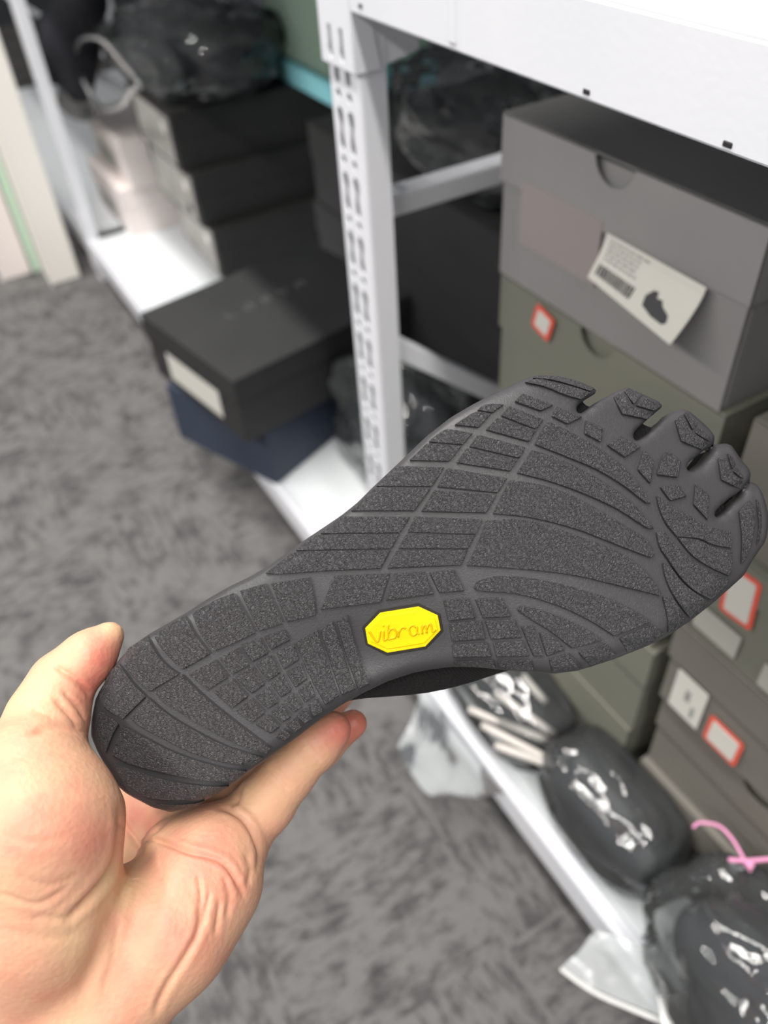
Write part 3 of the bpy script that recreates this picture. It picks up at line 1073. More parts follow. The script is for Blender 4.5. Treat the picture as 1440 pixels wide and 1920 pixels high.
# ------------------------------------------------------------------ hand
(HX, HY, HZ), hax = grid3((-0.275, 0.02, 0.245), (0.004, 0.440, 0.432), 0.0015)
hf = hand_field((HX, HY, HZ))
V, Q = surface_net(hf, hax)
V = relax(V, Q, 2, 0.5)
# one midpoint refinement so that creases have enough vertices
hm = pymesh('hand', V, Q)
bm = bmesh.new(); bm.from_mesh(hm)
sel = [f for f in bm.faces if f.normal.z < 0.35]
bmesh.ops.subdivide_edges(bm, edges=list({e for f in sel for e in f.edges}), cuts=1, use_grid_fill=True)
bmesh.ops.triangulate(bm, faces=[f for f in bm.faces if len(f.verts) > 4])
bmesh.ops.smooth_vert(bm, verts=bm.verts[:], factor=0.5, use_axis_x=True, use_axis_y=True, use_axis_z=True)
bm.normal_update()
V = np.array([v.co[:] for v in bm.verts]); N = np.array([v.normal[:] for v in bm.verts])
hpx = PP[0] + FPX * V[:, 0] / V[:, 2]; hpy = PP[1] + FPX * V[:, 1] / V[:, 2]
CREASES = [  # (points, depth mm, half-width in px)
    ([(226, 1514), (227, 1560), (222, 1600), (208, 1636), (171, 1681), (128, 1722)], 2.0, 7),
    ([(229, 1541), (249, 1568), (264, 1592)], 1.4, 5),
    ([(264, 1592), (275, 1574), (310, 1580), (350, 1596), (392, 1606), (420, 1619), (440, 1645), (457, 1680)], 1.3, 5),
    ([(405, 1512), (428, 1518), (450, 1530), (467, 1549), (480, 1575), (487, 1600), (483, 1632)], 1.3, 5),
    ([(264, 1592), (250, 1620), (236, 1655), (222, 1689)], 0.9, 7),
    ([(264, 1572), (288, 1557), (330, 1520)], 1.0, 6),
    ([(377, 1681), (373, 1743), (350, 1790), (311, 1852), (290, 1900)], 1.0, 6),
    ([(393, 1673), (381, 1736)], 0.7, 4), ([(412, 1690), (404, 1751)], 0.6, 4),
    ([(372, 1640), (378, 1690)], 0.6, 4), ([(296, 1600), (302, 1650)], 0.5, 6), ([(222, 1720), (210, 1800), (190, 1860)], 0.5, 8),
    ([(504, 1440), (522, 1458), (540, 1482)], 0.7, 4), ([(512, 1432), (548, 1474)], 0.5, 3.5),
    ([(572, 1390), (599, 1424)], 0.5, 4), ([(450, 1470), (445, 1500), (432, 1512)], 0.8, 5),
    ([(105, 1250), (140, 1272), (172, 1305)], 1.1, 5),
    ([(104, 1312), (130, 1340), (147, 1368)], 0.8, 5), ([(118, 1296), (145, 1325), (160, 1350)], 0.7, 4),
    ([(60, 1372), (105, 1364), (150, 1374), (165, 1380)], 1.6, 7), ([(0, 1673), (40, 1690), (78, 1693), (128, 1662)], 0.5, 5),
    ([(20, 1420), (80, 1405), (140, 1415)], 0.25, 8), ([(30, 1640), (90, 1660), (150, 1640)], 0.3, 7), ([(60, 1720), (130, 1722)], 0.4, 6),
]
CREASES += [([(262, 1612), (236, 1700), (205, 1800), (180, 1870)], -0.8, 15), ([(215, 1700), (180, 1790), (150, 1870)], 0.6, 12), ([(300, 1610), (290, 1680), (262, 1770)], 0.5, 14),
            ([(340, 1500), (310, 1530), (282, 1566)], 0.7, 6), ([(0, 1560), (60, 1580), (120, 1570)], 0.22, 7), ([(0, 1500), (70, 1488), (150, 1500)], 0.2, 7),
            ([(10, 1740), (80, 1760), (150, 1750)], 0.3, 8), ([(420, 1640), (430, 1680), (425, 1720)], 0.5, 5), ([(60, 1330), (100, 1345)], 0.4, 6), ([(460, 1600), (470, 1630), (462, 1665)], 0.5, 5)]
disp = np.zeros(len(V))
front = np.clip(-N[:, 2] * 2.0 + 0.4, 0, 1)
for pts, amp, w in CREASES:
    c = curve_pts([(p[0], p[1]) for p in pts], 5)
    d2 = np.full(len(V), 1e18); tt = np.zeros(len(V))
    for i in range(len(c) - 1):
        a, b = c[i], c[i + 1]
        ex, ey = b.x - a.x, b.y - a.y
        t = np.clip(((hpx - a.x) * ex + (hpy - a.y) * ey) / (ex * ex + ey * ey + 1e-9), 0, 1)
        q = (hpx - a.x - t * ex) ** 2 + (hpy - a.y - t * ey) ** 2
        u = (i + t) / (len(c) - 1)
        m = q < d2
        d2[m] = q[m]; tt[m] = u[m]
    fade = np.clip(np.minimum(tt, 1 - tt) * 5 + 0.25, 0, 1)
    disp += -amp * 0.001 * np.exp(-d2 / (w * w)) * fade + 0.22 * amp * 0.001 * np.exp(-(np.sqrt(d2) - 2.4 * w) ** 2 / (1.2 * w * w)) * fade
V2 = V + N * (disp * front)[:, None]
hand_base = W(lens(60, 1980, 0.32))
for v, w in zip(bm.verts, W(V2) - hand_base):
    v.co = Vector(w)
me = bpy.data.meshes.new('hand')
bm.to_mesh(me); bm.free()
FLUSH = [(205, 1235, 40, .45), (165, 1280, 40, .55), (190, 1225, 26, .2), (110, 1540, 110, .16), (390, 1570, 55, .30), (420, 1630, 40, .3), (640, 1375, 38, .55), (672, 1355, 30, .5),
         (300, 1720, 90, .25), (330, 1800, 60, .2), (170, 1600, 60, .06), (270, 1530, 30, .35),
         (215, 1178, 22, -.45), (240, 1650, 45, -.4), (200, 1690, 45, -.3), (150, 1780, 60, -.2), (470, 1490, 50, -.15), (250, 1700, 30, -.2), (60, 1310, 60, -.1), (350, 1530, 30, -.25)]
fl_ = np.full(len(V), 0.42)
for x, y, r, a in FLUSH:
    fl_ += a * np.exp(-((hpx - x) ** 2 + (hpy - y) ** 2) / (r * r))
at = me.attributes.new('flush', 'FLOAT', 'POINT')
at.data.foreach_set('value', fl_.astype(np.float32))
hand = obj('hand', me, M['skin'], None, smooth=True, loc=tuple(hand_base))
tag(hand, 'bare left hand, palm up, gripping the dark shoe by its heel', 'hand')

# ------------------------------------------------------------------ boxes
def plate(bm, x0, x1, z0, z1, y, th=0.0006):
    return add_box(bm, x0, x1, y - th, y, z0, z1)


def rounded_rect(x0, x1, z0, z1, r, n=4):
    pts = []
    for cx, cz, a0 in ((x1 - r, z0 + r, -90), (x1 - r, z1 - r, 0), (x0 + r, z1 - r, 90), (x0 + r, z0 + r, 180)):
        for k in range(n + 1):
            a = math.radians(a0 + 90 * k / n)
            pts.append((cx + r * math.cos(a), cz + r * math.sin(a)))
    return pts


def sticker(parent, name, x0, x1, z0, z1, y, material, r=0.003, th=0.0006, rot=0.0):
    bm = bmesh.new()
    poly_prism(bm, rounded_rect(x0, x1, z0, z1, r), 'y', y - th, y)
    if rot:
        bmesh.ops.rotate(bm, verts=bm.verts[:], cent=((x0 + x1) / 2, y, (z0 + z1) / 2), matrix=Matrix.Rotation(rot, 3, 'Y'))
    return obj(name, bm, material, parent)


def red_sticker(parent, x0, x1, z0, z1, y, rot=0.0):
    s = sticker(parent, 'price_sticker', x0, x1, z0, z1, y, M['red'], 0.004, 0.0006, rot)
    s['label'] = 'white price sticker with red border'
    b = 0.0042
    sticker(s, 'sticker_face', x0 + b, x1 - b, z0 + b, z1 - b, y - 0.0006, M['paper'], 0.0025, 0.0004, rot)
    return s


def shoe_box(label, loc, w, dep, h, mat_body, mat_lid, rotz=0.0, lid_h=0.05, notch=None, group=None, ov=0.0022):
    t = thing('shoe_box', label, 'shoe box', loc, rotz, group)
    bm = box(ov, w - ov, ov + 0.0, dep - ov, 0, h - 0.004, 0.0012, 1) if notch is None else box(ov, w - ov, 0.007, dep - ov, 0, h - 0.004, 0.0012, 1)
    body = obj('body', bm, mat_body, t)
    if notch is not None:                     # front wall of the tray below the lid
        obj('front_panel', box(ov, w - ov, ov, ov + 0.0025, 0, h - lid_h * 0.55), mat_body, body)
    bm = bmesh.new()
    add_box(bm, 0, w, 0.0, dep, h - 0.0025, h, 0.0008, 1)
    z0, z1 = h - lid_h, h - 0.001
    pts = [(0, z0), (w, z0), (w, z1)]
    if notch:
        cx, r = notch
        pts.append((cx + r, z1))
        for k in range(1, 12):
            a = -math.pi * k / 12
            pts.append((cx + r * math.cos(a), z1 + r * 0.95 * math.sin(a)))
        pts.append((cx - r, z1))
    pts.append((0, z1))
    poly_prism(bm, pts, 'y', 0.0, 0.0018)
    add_box(bm, 0, w, dep - 0.0018, dep, z0, z1)
    add_box(bm, 0, 0.0018, 0.001, dep - 0.001, z0, z1)
    add_box(bm, w - 0.0018, w, 0.001, dep - 0.001, z0, z1)
    obj('lid', bm, mat_lid, t)
    return t


# grey stack beside the post
GX, GY, GW, GHT = -0.5615, 0.430, 0.268, 0.1411
names = ['grey shoe box at the foot of the stack nearest the perforated post', 'grey shoe box second from the bottom in the stack nearest the post',
         'grey shoe box in the middle of the stack nearest the post', 'olive grey shoe box with thumb notch, just under the box with the barcode label',
         'grey shoe box with white barcode label, topmost of its stack under the beam']
greys = []
for i in range(5):
    m = M['box_grey'] if i == 4 else M['box_olive']  # lower boxes are grey too; the olive paints in the light on them
    ml = M['box_grey_lid'] if i == 4 else M['box_olive']
    b = shoe_box(names[i], (GX + (0.004 if i % 2 else 0), GY + (0.003 if i == 3 else 0), SH + i * GHT), GW, 0.36, GHT - 0.0006, m, ml,
                 lid_h=0.055, notch=(0.132, 0.021), group='shoe boxes stacked by the post')
    greys.append(b)
top = greys[4]
sticker(top, 'old_sticker', 0.030, 0.128, 0.040, 0.094, 0.0, M['paper_pink'], 0.002, 0.0005)
# barcode label: sheet whose right end lifts off the box
LTL, LTR, LBR, LBL = [Vector(on_y(*q)) - Vector(top.location) for q in ((1140, 437, GY - 0.001), (1326, 540, GY - 0.003), (1257, 647, GY - 0.028), (1103, 520, GY - 0.013))]


def lab_pt(u, v, h=0.0):
    """point on the lifted label: u along its width, v from bottom to top"""
    c = (1 - v) ** 1.5
    t_, b_ = LTL.lerp(LTR, u), LBL.lerp(LBR, u)
    p = b_.lerp(t_, v)
    p.y = t_.y + (b_.y - t_.y) * c
    return p + Vector((0.2, -0.8, 0.5)) * h


bm = bmesh.new()
NU, NV = 10, 6
gr = [[[bm.verts.new(lab_pt(i / NU, j / NV, h)) for j in range(NV + 1)] for i in range(NU + 1)] for h in (0.0, 0.0014)]
for i in range(NU):
    for j in range(NV):
        for g in gr:
            bm.faces.new((g[i][j], g[i + 1][j], g[i + 1][j + 1], g[i][j + 1]))
rim_ = [(i, 0) for i in range(NU)] + [(NU, j) for j in range(NV)] + [(i, NV) for i in range(NU, 0, -1)] + [(0, j) for j in range(NV, 0, -1)]
for (a, b_) in zip(rim_, rim_[1:] + rim_[:1]):
    bm.faces.new((gr[0][a[0]][a[1]], gr[0][b_[0]][b_[1]], gr[1][b_[0]][b_[1]], gr[1][a[0]][a[1]]))
bmesh.ops.recalc_face_normals(bm, faces=bm.faces[:])
lab = obj('barcode_label', bm, M['paper'], top)
lab['label'] = 'white paper label with barcode and shoe picture'


def ink(parent, name, rects, material):
    bm = bmesh.new()
    for (u0, u1, v0, v1) in rects:
        q = [(u0, v0), (u1, v0), (u1, v1), (u0, v1)]
        lo = [bm.verts.new(lab_pt(u, v, 0.0012)) for u, v in q]
        hi = [bm.verts.new(lab_pt(u, v, 0.0018)) for u, v in q]
        bm.faces.new(lo); bm.faces.new(hi)
        for i in range(4):
            bm.faces.new((lo[i], lo[(i + 1) % 4], hi[(i + 1) % 4], hi[i]))
    bmesh.ops.recalc_face_normals(bm, faces=bm.faces[:])
    return obj(name, bm, material, parent)


random.seed(4)
rows = []
for k in range(5):
    v = 0.90 - k * 0.095
    u = 0.06
    while u < (0.40 if k else 0.46):
        L = random.uniform(0.02, 0.07)
        rows.append((u, u + L, v - 0.045, v)); u += L + 0.015
ink(lab, 'small_print', rows, M['ink_light'])
bars = []
u = 0.05
while u < 0.46:
    wd = random.choice((0.006, 0.01, 0.016))
    bars.append((u, u + wd, 0.14, 0.36)); u += wd + random.choice((0.006, 0.010))
ink(lab, 'barcode', bars, M['ink'])
# little shoe picture
bm = bmesh.new()
sil = [(0.60, 0.20), (0.58, 0.36), (0.62, 0.50), (0.665, 0.52), (0.68, 0.42), (0.73, 0.44), (0.76, 0.36), (0.84, 0.30), (0.865, 0.20), (0.84, 0.14), (0.72, 0.14)]
v0 = [bm.verts.new(lab_pt(u, v, 0.0019)) for u, v in sil]
bm.faces.new(v0)
bmesh.ops.triangulate(bm, faces=bm.faces[:])
ex = bmesh.ops.extrude_face_region(bm, geom=bm.faces[:], use_keep_orig=True)
for g in ex['geom']:
    if isinstance(g, bmesh.types.BMVert): g.co += Vector((-0.2, 0.8, -0.5)) * 0.0006
obj('shoe_picture', bm, M['ink'], lab)
red_sticker(greys[3], 0.054, 0.080, GHT - 0.033, GHT - 0.007, -0.003, rot=0.25)

# right-hand stack
RX, RY, RH = -0.2715, 0.432, 0.115
rn = ['taupe shoe box at the very bottom of the right-hand stack', 'taupe shoe box with thumb hole, second from bottom of right-hand stack',
      'taupe shoe box with white label beside a red-bordered sticker', 'olive shoe box with torn pale labels and one red-bordered sticker', 'olive brown shoe box on top of the right-hand stack']
rights = []
for i in range(5):
    m = [M['box_taupe'], M['box_taupe'], M['box_taupe'], M['box_olive'], M['box_taupe']][i]
    dx = [0.0, 0.0, -0.006, 0.004, 0.002][i]
    dy = [0, 0.006, 0.0, 0.0, 0.004][i]
    b = shoe_box(rn[i], (RX + dx, RY + dy, SH + i * RH), 0.33, 0.36, RH - 0.0006, m, m, lid_h=0.048 if i != 3 else 0.035,
                 notch=(0.118, 0.018) if i in (1,) else None, group='shoe boxes in the right-hand stack')
    rights.append(b)
s = sticker(rights[2], 'paper_label', 0.016, 0.052, 0.006, 0.062, 0.0, M['paper'], 0.002)
sticker(s, 'label_print', 0.030, 0.036, 0.030, 0.046, -0.0006, M['ink_light'], 0.0015, 0.0003)
sticker(s, 'label_print', 0.040, 0.044, 0.014, 0.030, -0.0006, M['ink_light'], 0.0015, 0.0003)
red_sticker(rights[2], 0.060, 0.098, 0.006, 0.044, -0.0002)
red_sticker(rights[3], 0.020, 0.052, 0.052, 0.104, -0.0002, rot=-0.1)
for (a, b2, c, d) in ((0.004, 0.050, 0.012, 0.040), (0.075, 0.125, 0.008, 0.036)):
    sticker(rights[3], 'torn_label', a, b2, c, d, 0.0, mat('torn_label_paper', (176, 174, 166), 0.8) if a < 0.01 else bpy.data.materials['torn_label_paper'], 0.001)

# navy box and black box at the front of the left bay
ang = math.atan2(0.093, 0.225)
navy = shoe_box('navy blue shoe box overhanging the shelf edge, under the black box', (-1.250, 0.238, SH), 0.243, 0.335, 0.121, M['box_navy'], M['box_navy'], ang, lid_h=0.117)
ang2 = math.atan2(0.053, 0.285)
black = shoe_box('large matt black shoe box with embossed letters on its lid', (-1.295, 0.237, SH + 0.1215), 0.290, 0.365, 0.121, M['box_black'], M['box_black'], ang2, lid_h=0.042)
s = sticker(black, 'end_label', 0.062, 0.226, 0.018, 0.070, 0.0018, M['paper'], 0.002, 0.0008)
s['label'] = 'blank white label on the box end'
# embossed letters on the lid
glyphs = [[(0.0, 0.9), (0.0, 0.2), (0.15, 0.0), (0.55, 0.0)],
          [(0.3 + 0.3 * math.cos(a), 0.45 + 0.45 * math.sin(a)) for a in np.linspace(0, 2 * math.pi, 17)],
          [(0.3 + 0.3 * math.cos(a), 0.45 + 0.45 * math.sin(a)) for a in np.linspace(0, 2 * math.pi, 17)],
          [(0.0, 0.9), (0.3, 0.0), (0.6, 0.9)],
          [(0.3 + 0.3 * math.cos(a), 0.45 + 0.45 * math.sin(a)) for a in np.linspace(-0.9, 4.2, 15)]]
emb = mat('embossed_gloss', (96, 96, 98), 0.35)
for gi, g in enumerate(glyphs):
    bm = bmesh.new()
    gx, gy = 0.112, 0.100 + gi * 0.036
    tube(bm, [(gx + (0.9 - p[1]) * 0.020, gy + p[0] * 0.026, 0.1215) for p in g], 0.0011, 6)
    obj('embossed_letter', bm, emb, black)

# far stacks of the left bay
lb = ['charcoal shoe box at the bottom of the far stack, brown stained pale end', 'charcoal shoe box with pale end label in the middle of the far stack', 'charcoal shoe box on top of the far stack under the bagged clothes']
for i in range(3):
    w = 0.30
    dx = [0.02, 0.0, -0.02][i]
    b = shoe_box(lb[i], (-2.10 + dx, 0.52 + [0.03, 0.0, -0.01][i], SH + i * 0.125), w, 0.40, 0.1245, M['box_dark'], M['box_dark'], [-0.03, 0.02, 0.0][i], lid_h=0.05,
                 group='charcoal boxes in the far stack')
    s = sticker(b, 'end_label', 0.02 if i < 2 else 0.03, w - 0.02, 0.010, 0.112, -0.0, M['box_end'], 0.002, 0.0008)
    sticker(s, 'label_dot', w - 0.08, w - 0.05, 0.07, 0.095, -0.0008, M['cream'], 0.008, 0.0004)
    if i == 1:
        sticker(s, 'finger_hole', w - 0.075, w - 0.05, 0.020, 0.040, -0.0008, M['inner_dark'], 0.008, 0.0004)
lc = ['pinkish white shoe box at the bottom of the hindmost stack', 'pinkish white shoe box on top of the hindmost stack by the far post']
for i in range(2):
    b = shoe_box(lc[i], (-2.45 + 0.02 * i, 0.43 + 0.03 * i, SH + i * 0.125), 0.30, 0.38, 0.1245, M['pinkish'], M['pinkish'], 0.0, lid_h=0.05, group='boxes in the hindmost stack')
    s = sticker(b, 'end_label', 0.05, 0.2, 0.015, 0.065, 0.0, M['box_end'], 0.002, 0.0008)
shoe_box('cyan shoe box showing as a sliver under the mint box', (-1.95, 0.80, SH + 0.376), 0.33, 0.26, 0.050, M['cyan'], M['cyan'], 0.0, lid_h=0.02)
shoe_box('pale mint green box on top of the cyan one behind the post', (-1.94, 0.805, SH + 0.427), 0.30, 0.25, 0.17, M['mint'], M['mint'], 0.0, lid_h=0.05)
dk = ['wide black carton at the bottom of the pile behind the post', 'wide black carton second in the pile behind the post', 'wide black carton on top of the pile behind the post']
for i in range(3):  # cartons added to darken the gap, widened to hide the lit shelf
    shoe_box(dk[i], (-1.44 + 0.01 * i, 0.645, SH + i * 0.145), 0.74, 0.27, 0.1445, M['box_black'], M['box_black'], 0.0, lid_h=0.06, group='black cartons behind the post')

# boards standing at the far end of the aisle
def board(label, x0, x1, y0, y1, h, m):
    t = thing('standing_board', label, 'board', ((x0 + x1) / 2, (y0 + y1) / 2, 0), group='boards at the far end')
    w, d = (x1 - x0) / 2, (y1 - y0) / 2
    obj('core', box(-w, w, -d, d, 0.0, h, 0.004), m, t)
    obj('edge_trim', box(w - 0.004, w + 0.0015, -d - 0.0015, -d + 0.006, 0.0, h, 0.001, 1), m, t)
    return t


board('cream white board standing against the far rack post', -2.36, -2.262, 0.205, 0.288, 1.5, M['cream'])
board('pinkish white board at the left edge, in front of the cream one', -2.47, -2.372, 0.095, 0.178, 1.5, M['pinkish'])
board('thin mint green board between the cream and pinkish boards', -2.40, -2.372, 0.186, 0.204, 1.5, M['mint'])


# ------------------------------------------------------------------ bagged goods
def lump(name, label, cat, chains, base, material, h=0.004, k=0.02, group=None, zmin=None, ymax=None):
    pts = np.array([p for c in chains for (p, r) in c]); rs = max(r for c in chains for (p, r) in c)
    lo, hi = pts.min(0) - rs - 2 * h, pts.max(0) + rs + 2 * h
    P, ax = grid3(lo, hi, h)
    f = None
    for c in chains:
        g = chain(P, [(np.array(p), r) for p, r in c], k)
        f = g if f is None else smin(f, g, k)
    if zmin is not None:
        f = smax(f, zmin - P[2], 0.004)
    if ymax is not None:
        f = smax(f, P[1] - ymax, 0.006)
    V, Q = surface_net(f, ax)
    V = relax(V, Q, 2, 0.5)
    o = obj(name, pymesh(name, V - np.array(base), Q), material, None, smooth=True, loc=base)
    return tag(o, label, cat, group)


def bag_mesh(c, rad, seed, amp=0.18, nu=72, nv=40, zmin=None, stretch=(1, 1, 1), freq=2.2, rotz=0.0, e=0.75, ymax=None):
    V = []
    off = Vector((seed * 7.3, seed * 3.1, seed * 5.7))
    for j in range(nv + 1):
        ph = -math.pi / 2 + math.pi * j / nv
        for i in range(nu):
            th = 2 * math.pi * i / nu
            s = lambda x: math.copysign(abs(x) ** e, x)
            d = Vector((s(math.cos(ph)) * s(math.cos(th)), s(math.cos(ph)) * s(math.sin(th)), s(math.sin(ph))))
            q = Vector((d.x * stretch[0], d.y * stretch[1], d.z * stretch[2])) * freq + off
            n = mnoise.noise(q) + 0.55 * (1 - 2 * abs(mnoise.noise(q * 2.1))) * 0.6 + 0.25 * mnoise.noise(q * 4.3)
            r = 1 + amp * n
            p = Vector((d.x * rad[0] * r, d.y * rad[1] * r, d.z * rad[2] * r))
            p.rotate(Matrix.Rotation(rotz, 3, 'Z'))
            if zmin is not None and p.z + c[2] < zmin:
                p.z = zmin - c[2] + 0.0004 * (1 + mnoise.noise(q * 3))
            if ymax is not None and p.y + c[1] > ymax:
                p.y = ymax - c[1] - 0.0004 * (1 + mnoise.noise(q * 3))
            V.append(p)
    Q = []
    for j in range(nv):
        for i in range(nu):
            Q.append((j * nu + i, j * nu + (i + 1) % nu, (j + 1) * nu + (i + 1) % nu, (j + 1) * nu + i))
    return np.array([v[:] for v in V]), np.array(Q)


def clear_bag(label, c, rad, seed, material=None, group='clear plastic bags', **kw):
    V, Q = bag_mesh(c, rad, seed, **kw)
    t = thing('plastic_bag', label, 'plastic bag', c, 0, group)
    film_ = obj('film', pymesh('film', V, Q), material or M['film'], t, smooth=True)
    return t


def sheet(name, corners, nu, nv, material, parent, base, amp=0.006, seed=0, th=0.0008):
    """wavy film between a top and a bottom line of room points"""
    T_, B_ = corners
    T_ = curve_pts3(T_, nu); B_ = curve_pts3(B_, nu)
    rows = []
    for j in range(nv + 1):
        v = j / nv
        row = []
        for a, b in zip(T_, B_):
            p = a.lerp(b, v)
            n = Vector((mnoise.noise(p * 22 + Vector((seed, 0, 0))), mnoise.noise(p * 22 + Vector((0, seed, 5))), mnoise.noise(p * 22 + Vector((3, 0, seed)))))
            row.append(p + n * amp * (0.3 + 0.7 * math.sin(math.pi * v)) - Vector(base))
        rows.append(row)
    bm = bmesh.new()
    vs = [[bm.verts.new(p) for p in r] for r in rows]
    for j in range(nv):
        for i in range(len(rows[0]) - 1):
            bm.faces.new((vs[j][i], vs[j][i + 1], vs[j + 1][i + 1], vs[j + 1][i]))
    return obj(name, bm, material, parent, smooth=True)


def curve_pts3(pts, n):
    P = [Vector(p) for p in pts]
    out = []
    for i in range(len(P) - 1):
        p0, p1, p2, p3 = P[max(i - 1, 0)], P[i], P[i + 1], P[min(i + 2, len(P) - 1)]
        for k in range(n):
            t = k / n
            out.append(0.5 * ((2 * p1) + (p2 - p0) * t + (2 * p0 - 5 * p1 + 4 * p2 - p3) * t * t + (3 * p1 - p0 - 3 * p2 + p3) * t ** 3))
    out.append(P[-1])
    return out


# strapped black shoe by the shelf edge
b1 = (-0.42, 0.395, SH)
sh1 = lump('black_shoe', 'black shoe with pale straps inside the clear bag by the shelf edge', 'shoe',
           [[((-0.52, 0.395, SH + 0.040), 0.036), ((-0.45, 0.395, SH + 0.034), 0.036), ((-0.372, 0.402, SH + 0.028), 0.036)],
            [((-0.52, 0.395, SH + 0.075), 0.030), ((-0.46, 0.395, SH + 0.062), 0.028)]], b1, M['black_shoe'], 0.004, 0.02, zmin=SH + 0.001)
# pale straps laid over the shoe
for (p, q) in (((880, 1330), (1035, 1392)), ((905, 1360), (1030, 1425)), ((930, 1398), (1035, 1436)), ((975, 1262), (1022, 1315)), ((930, 1300), (1040, 1378))):
    bm = bmesh.new()
    pts = []
    for k in range(7):
        u = k / 6
        a = on_z(p[0] + (q[0] - p[0]) * u, p[1] + (q[1] - p[1]) * u, SH + 0.060 + 0.022 * math.sin(math.pi * (0.25 + 0.6 * u)))
        pts.append(Vector(a) - Vector(b1))
    tube(bm, pts, 0.0046, 8)
    obj('strap', bm, M['pale_strap'], sh1, smooth=True)
bag1 = clear_bag('clear bag around the strapped black shoe, spilling over the shelf edge', (-0.455, 0.390, SH + 0.052), (0.105, 0.056, 0.060), 2, ymax=0.428, zmin=SH + 0.0006, amp=0.09, freq=1.7)
e = [Vector(on_z(x, y, SH + 0.004)) for x, y in ((800, 1290), (850, 1370), (900, 1435), (945, 1490))]
f_ = [Vector(on_z(x, y, SH - 0.055)) for x, y in ((745, 1400), (770, 1450), (800, 1488), (850, 1500))]
sheet('hanging_flap', (e, f_), 6, 8, M['film_milky'], bag1, bag1.location, 0.010, 4)

# second black shoe
b2 = (-0.25, 0.415, SH)
lump('black_shoe', 'plain black rounded shoe in the clear bag between the strapped shoe and the clothes', 'shoe',
     [[((-0.315, 0.388, SH + 0.040), 0.032), ((-0.26, 0.392, SH + 0.038), 0.042), ((-0.205, 0.398, SH + 0.032), 0.034)],
      [((-0.31, 0.392, SH + 0.075), 0.024), ((-0.25, 0.40, SH + 0.062), 0.028)]], b2, M['black_shoe'], 0.004, 0.02, zmin=SH + 0.001, ymax=0.425)
clear_bag('taut clear bag around the plain black rounded shoe', (-0.262, 0.395, SH + 0.052), (0.094, 0.056, 0.062), 5, ymax=0.429, zmin=SH + 0.0006, amp=0.09, stretch=(0.35, 1, 1), freq=2.0)

# bagged clothes at the lower right
b3 = (-0.06, 0.42, SH)
lump('folded_clothes', 'bundle of black clothes in the crumpled clear bag at lower right', 'clothes',
     [[((-0.105, 0.385, SH + 0.055), 0.040), ((-0.04, 0.385, SH + 0.065), 0.056), ((0.04, 0.39, SH + 0.06), 0.054)],
      [((-0.08, 0.40, SH + 0.095), 0.036), ((0.01, 0.38, SH + 0.09), 0.042)], [((-0.06, 0.345, SH + 0.035), 0.026), ((0.04, 0.345, SH + 0.035), 0.028)]], b3, M['black_cloth'], 0.005, 0.025, zmin=SH + 0.001, ymax=0.425)
bag3 = clear_bag('large crumpled clear bag of black clothes with a white sealed edge', (-0.030, 0.385, SH + 0.078), (0.135, 0.080, 0.088), 9, ymax=0.429, zmin=SH + 0.0006, amp=0.14, freq=2.3)
tp = [Vector(on_z(x, y, SH + 0.030)) for x, y in ((1120, 1745), (1170, 1760), (1250, 1780), (1340, 1800), (1460, 1810))]
bt = [Vector(on_z(x, y, SH + 0.004)) for x, y in ((1050, 1815), (1110, 1858), (1180, 1890), (1270, 1925), (1400, 1960))]
sheet('open_flap', (tp, bt), 6, 10, M['film_milky'], bag3, bag3.location, 0.010, 8)
bm = bmesh.new()
tube(bm, [p - bag3.location for p in curve_pts3(bt, 6)], 0.0036, 8)
obj('sealed_edge', bm, M['film_edge'], bag3, smooth=True)
t2 = [Vector(on_z(x, y, SH + 0.040)) for x, y in ((1232, 1868), (1300, 1862), (1380, 1860), (1470, 1864))]
u2 = [Vector(on_z(x, y, SH + 0.034)) for x, y in ((1240, 1925), (1300, 1930), (1380, 1930), (1470, 1935))]
sheet('white_seam_band', (t2, u2), 6, 4, M['film_edge'], bag3, bag3.location, 0.003, 3)

# pink cable tie looped on the clothes bag
tie = thing('cable_tie', 'pink plastic cable tie looped on the crumpled bag', 'cable tie', tuple(on_z(1400, 1620, SH + 0.17)))
tb = Vector(tie.location)
loop = [Vector(on_z(x, y, SH + 0.165)) - tb for x, y in ((1300, 1552), (1308, 1544), (1325, 1543), (1350, 1550), (1372, 1572), (1388, 1598), (1400, 1620), (1408, 1634))]
bm = bmesh.new(); tube(bm, curve_pts3(loop, 4), 0.0016, 8); obj('loop', bm, M['pink'], tie, smooth=True)
bar = [Vector(on_z(x, y, SH + 0.167)) - tb for x, y in ((1366, 1612), (1400, 1614), (1440, 1611), (1480, 1606))]
bm = bmesh.new(); tube(bm, curve_pts3(bar, 4), 0.0022, 8); obj('tail', bm, M['pink'], tie, smooth=True)
c = Vector(on_z(1405, 1622, SH + 0.167)) - tb
obj('tie_head', box(c.x - 0.0035, c.x + 0.0035, c.y - 0.003, c.y + 0.003, c.z - 0.003, c.z + 0.003, 0.001), M['pink'], tie)

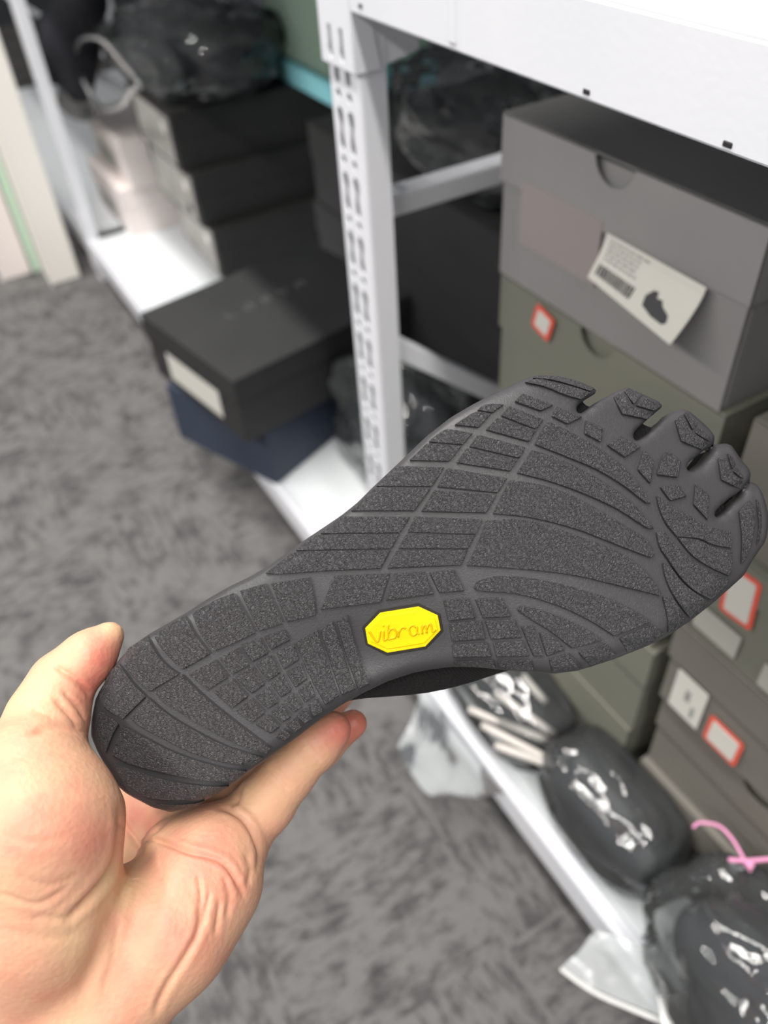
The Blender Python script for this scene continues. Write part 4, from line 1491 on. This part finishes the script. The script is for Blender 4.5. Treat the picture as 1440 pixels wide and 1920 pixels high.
# bag behind the post, in the left bay
b4 = (-0.93, 0.52, SH)
lump('folded_clothes', 'dark clothes in the bag wedged behind the perforated post', 'clothes',
     [[((-1.00, 0.53, SH + 0.055), 0.05), ((-0.90, 0.54, SH + 0.06), 0.055), ((-0.80, 0.54, SH + 0.055), 0.05)], [((-0.93, 0.56, SH + 0.14), 0.045), ((-0.84, 0.56, SH + 0.15), 0.045)]],
     b4, M['black_cloth'], 0.006, 0.03, zmin=SH + 0.001)
clear_bag('clear bag of dark clothes wedged behind the perforated post', (-0.91, 0.53, SH + 0.11), (0.15, 0.088, 0.12), 12, zmin=SH + 0.0006, amp=0.16, freq=2.6)
b5 = (-1.0, 0.72, SH + 0.436)
lump('folded_clothes', 'dark clothes bagged on top of the black cartons', 'clothes',
     [[((-1.12, 0.74, SH + 0.49), 0.05), ((-1.0, 0.75, SH + 0.51), 0.065), ((-0.86, 0.74, SH + 0.50), 0.055)]], b5, M['black_cloth'], 0.006, 0.03, zmin=SH + 0.437)
clear_bag('dark glinting bag lying on top of the black cartons', (-0.99, 0.745, SH + 0.515), (0.20, 0.10, 0.085), 17, zmin=SH + 0.4366, amp=0.2, freq=2.6)

# bagged clothes on the far stack
b6 = (-1.95, 0.62, SH + 0.376)
lump('folded_clothes', 'navy black clothes in the bag on the far box stack', 'clothes',
     [[((-2.12, 0.56, SH + 0.425), 0.055), ((-1.98, 0.62, SH + 0.44), 0.066), ((-1.86, 0.72, SH + 0.43), 0.055)], [((-2.10, 0.54, SH + 0.47), 0.045), ((-1.95, 0.66, SH + 0.495), 0.05), ((-1.88, 0.78, SH + 0.47), 0.05)]],
     b6, M['black_cloth'], 0.006, 0.03, zmin=SH + 0.377)
lump('folded_clothes', 'navy jacket slumped at the far end by the cream board', 'clothes',
     [[((-2.26, 0.385, SH + 0.40), 0.038), ((-2.23, 0.41, SH + 0.46), 0.050), ((-2.16, 0.47, SH + 0.54), 0.055)], [((-2.22, 0.42, SH + 0.36), 0.036), ((-2.20, 0.44, SH + 0.44), 0.05)]], (-2.33, 0.48, SH + 0.25), M['black_cloth'], 0.006, 0.03)
bag6 = clear_bag('crumpled clear bag over the clothes on the far box stack', (-1.97, 0.65, SH + 0.455), (0.20, 0.165, 0.090), 21, zmin=SH + 0.3765, amp=0.17, freq=2.0)
RY6 = 0.425
rim = [Vector(on_y(x, y, RY6)) for x, y in ((140, 112), (150, 78), (172, 70), (198, 80), (230, 118), (262, 158), (246, 168), (230, 196), (200, 205), (180, 192), (160, 158), (140, 118))]
bm = bmesh.new(); tube(bm, [p - bag6.location for p in curve_pts3(rim, 5)], 0.0055, 8)
obj('open_mouth_rim', bm, M['film_edge'], bag6, smooth=True)
hp = [Vector(on_y(x, y, RY6)) for x, y in ((112, 90), (135, 95), (160, 150), (180, 190))]
hq = [Vector(on_y(x, y, RY6 - 0.01)) for x, y in ((104, 200), (125, 215), (150, 228), (178, 226))]
sheet('hanging_flap', (hp, hq), 5, 8, M['film_edge'], bag6, bag6.location, 0.012, 6)
hp = [Vector(on_y(x, y, RY6)) for x, y in ((150, 78), (198, 80), (262, 158), (300, 190))]
hq = [Vector(on_y(x, y, 0.52)) for x, y in ((210, 30), (290, 60), (340, 130), (350, 190))]
sheet('bag_neck', (hp, hq), 5, 8, M['film'], bag6, bag6.location, 0.012, 7)
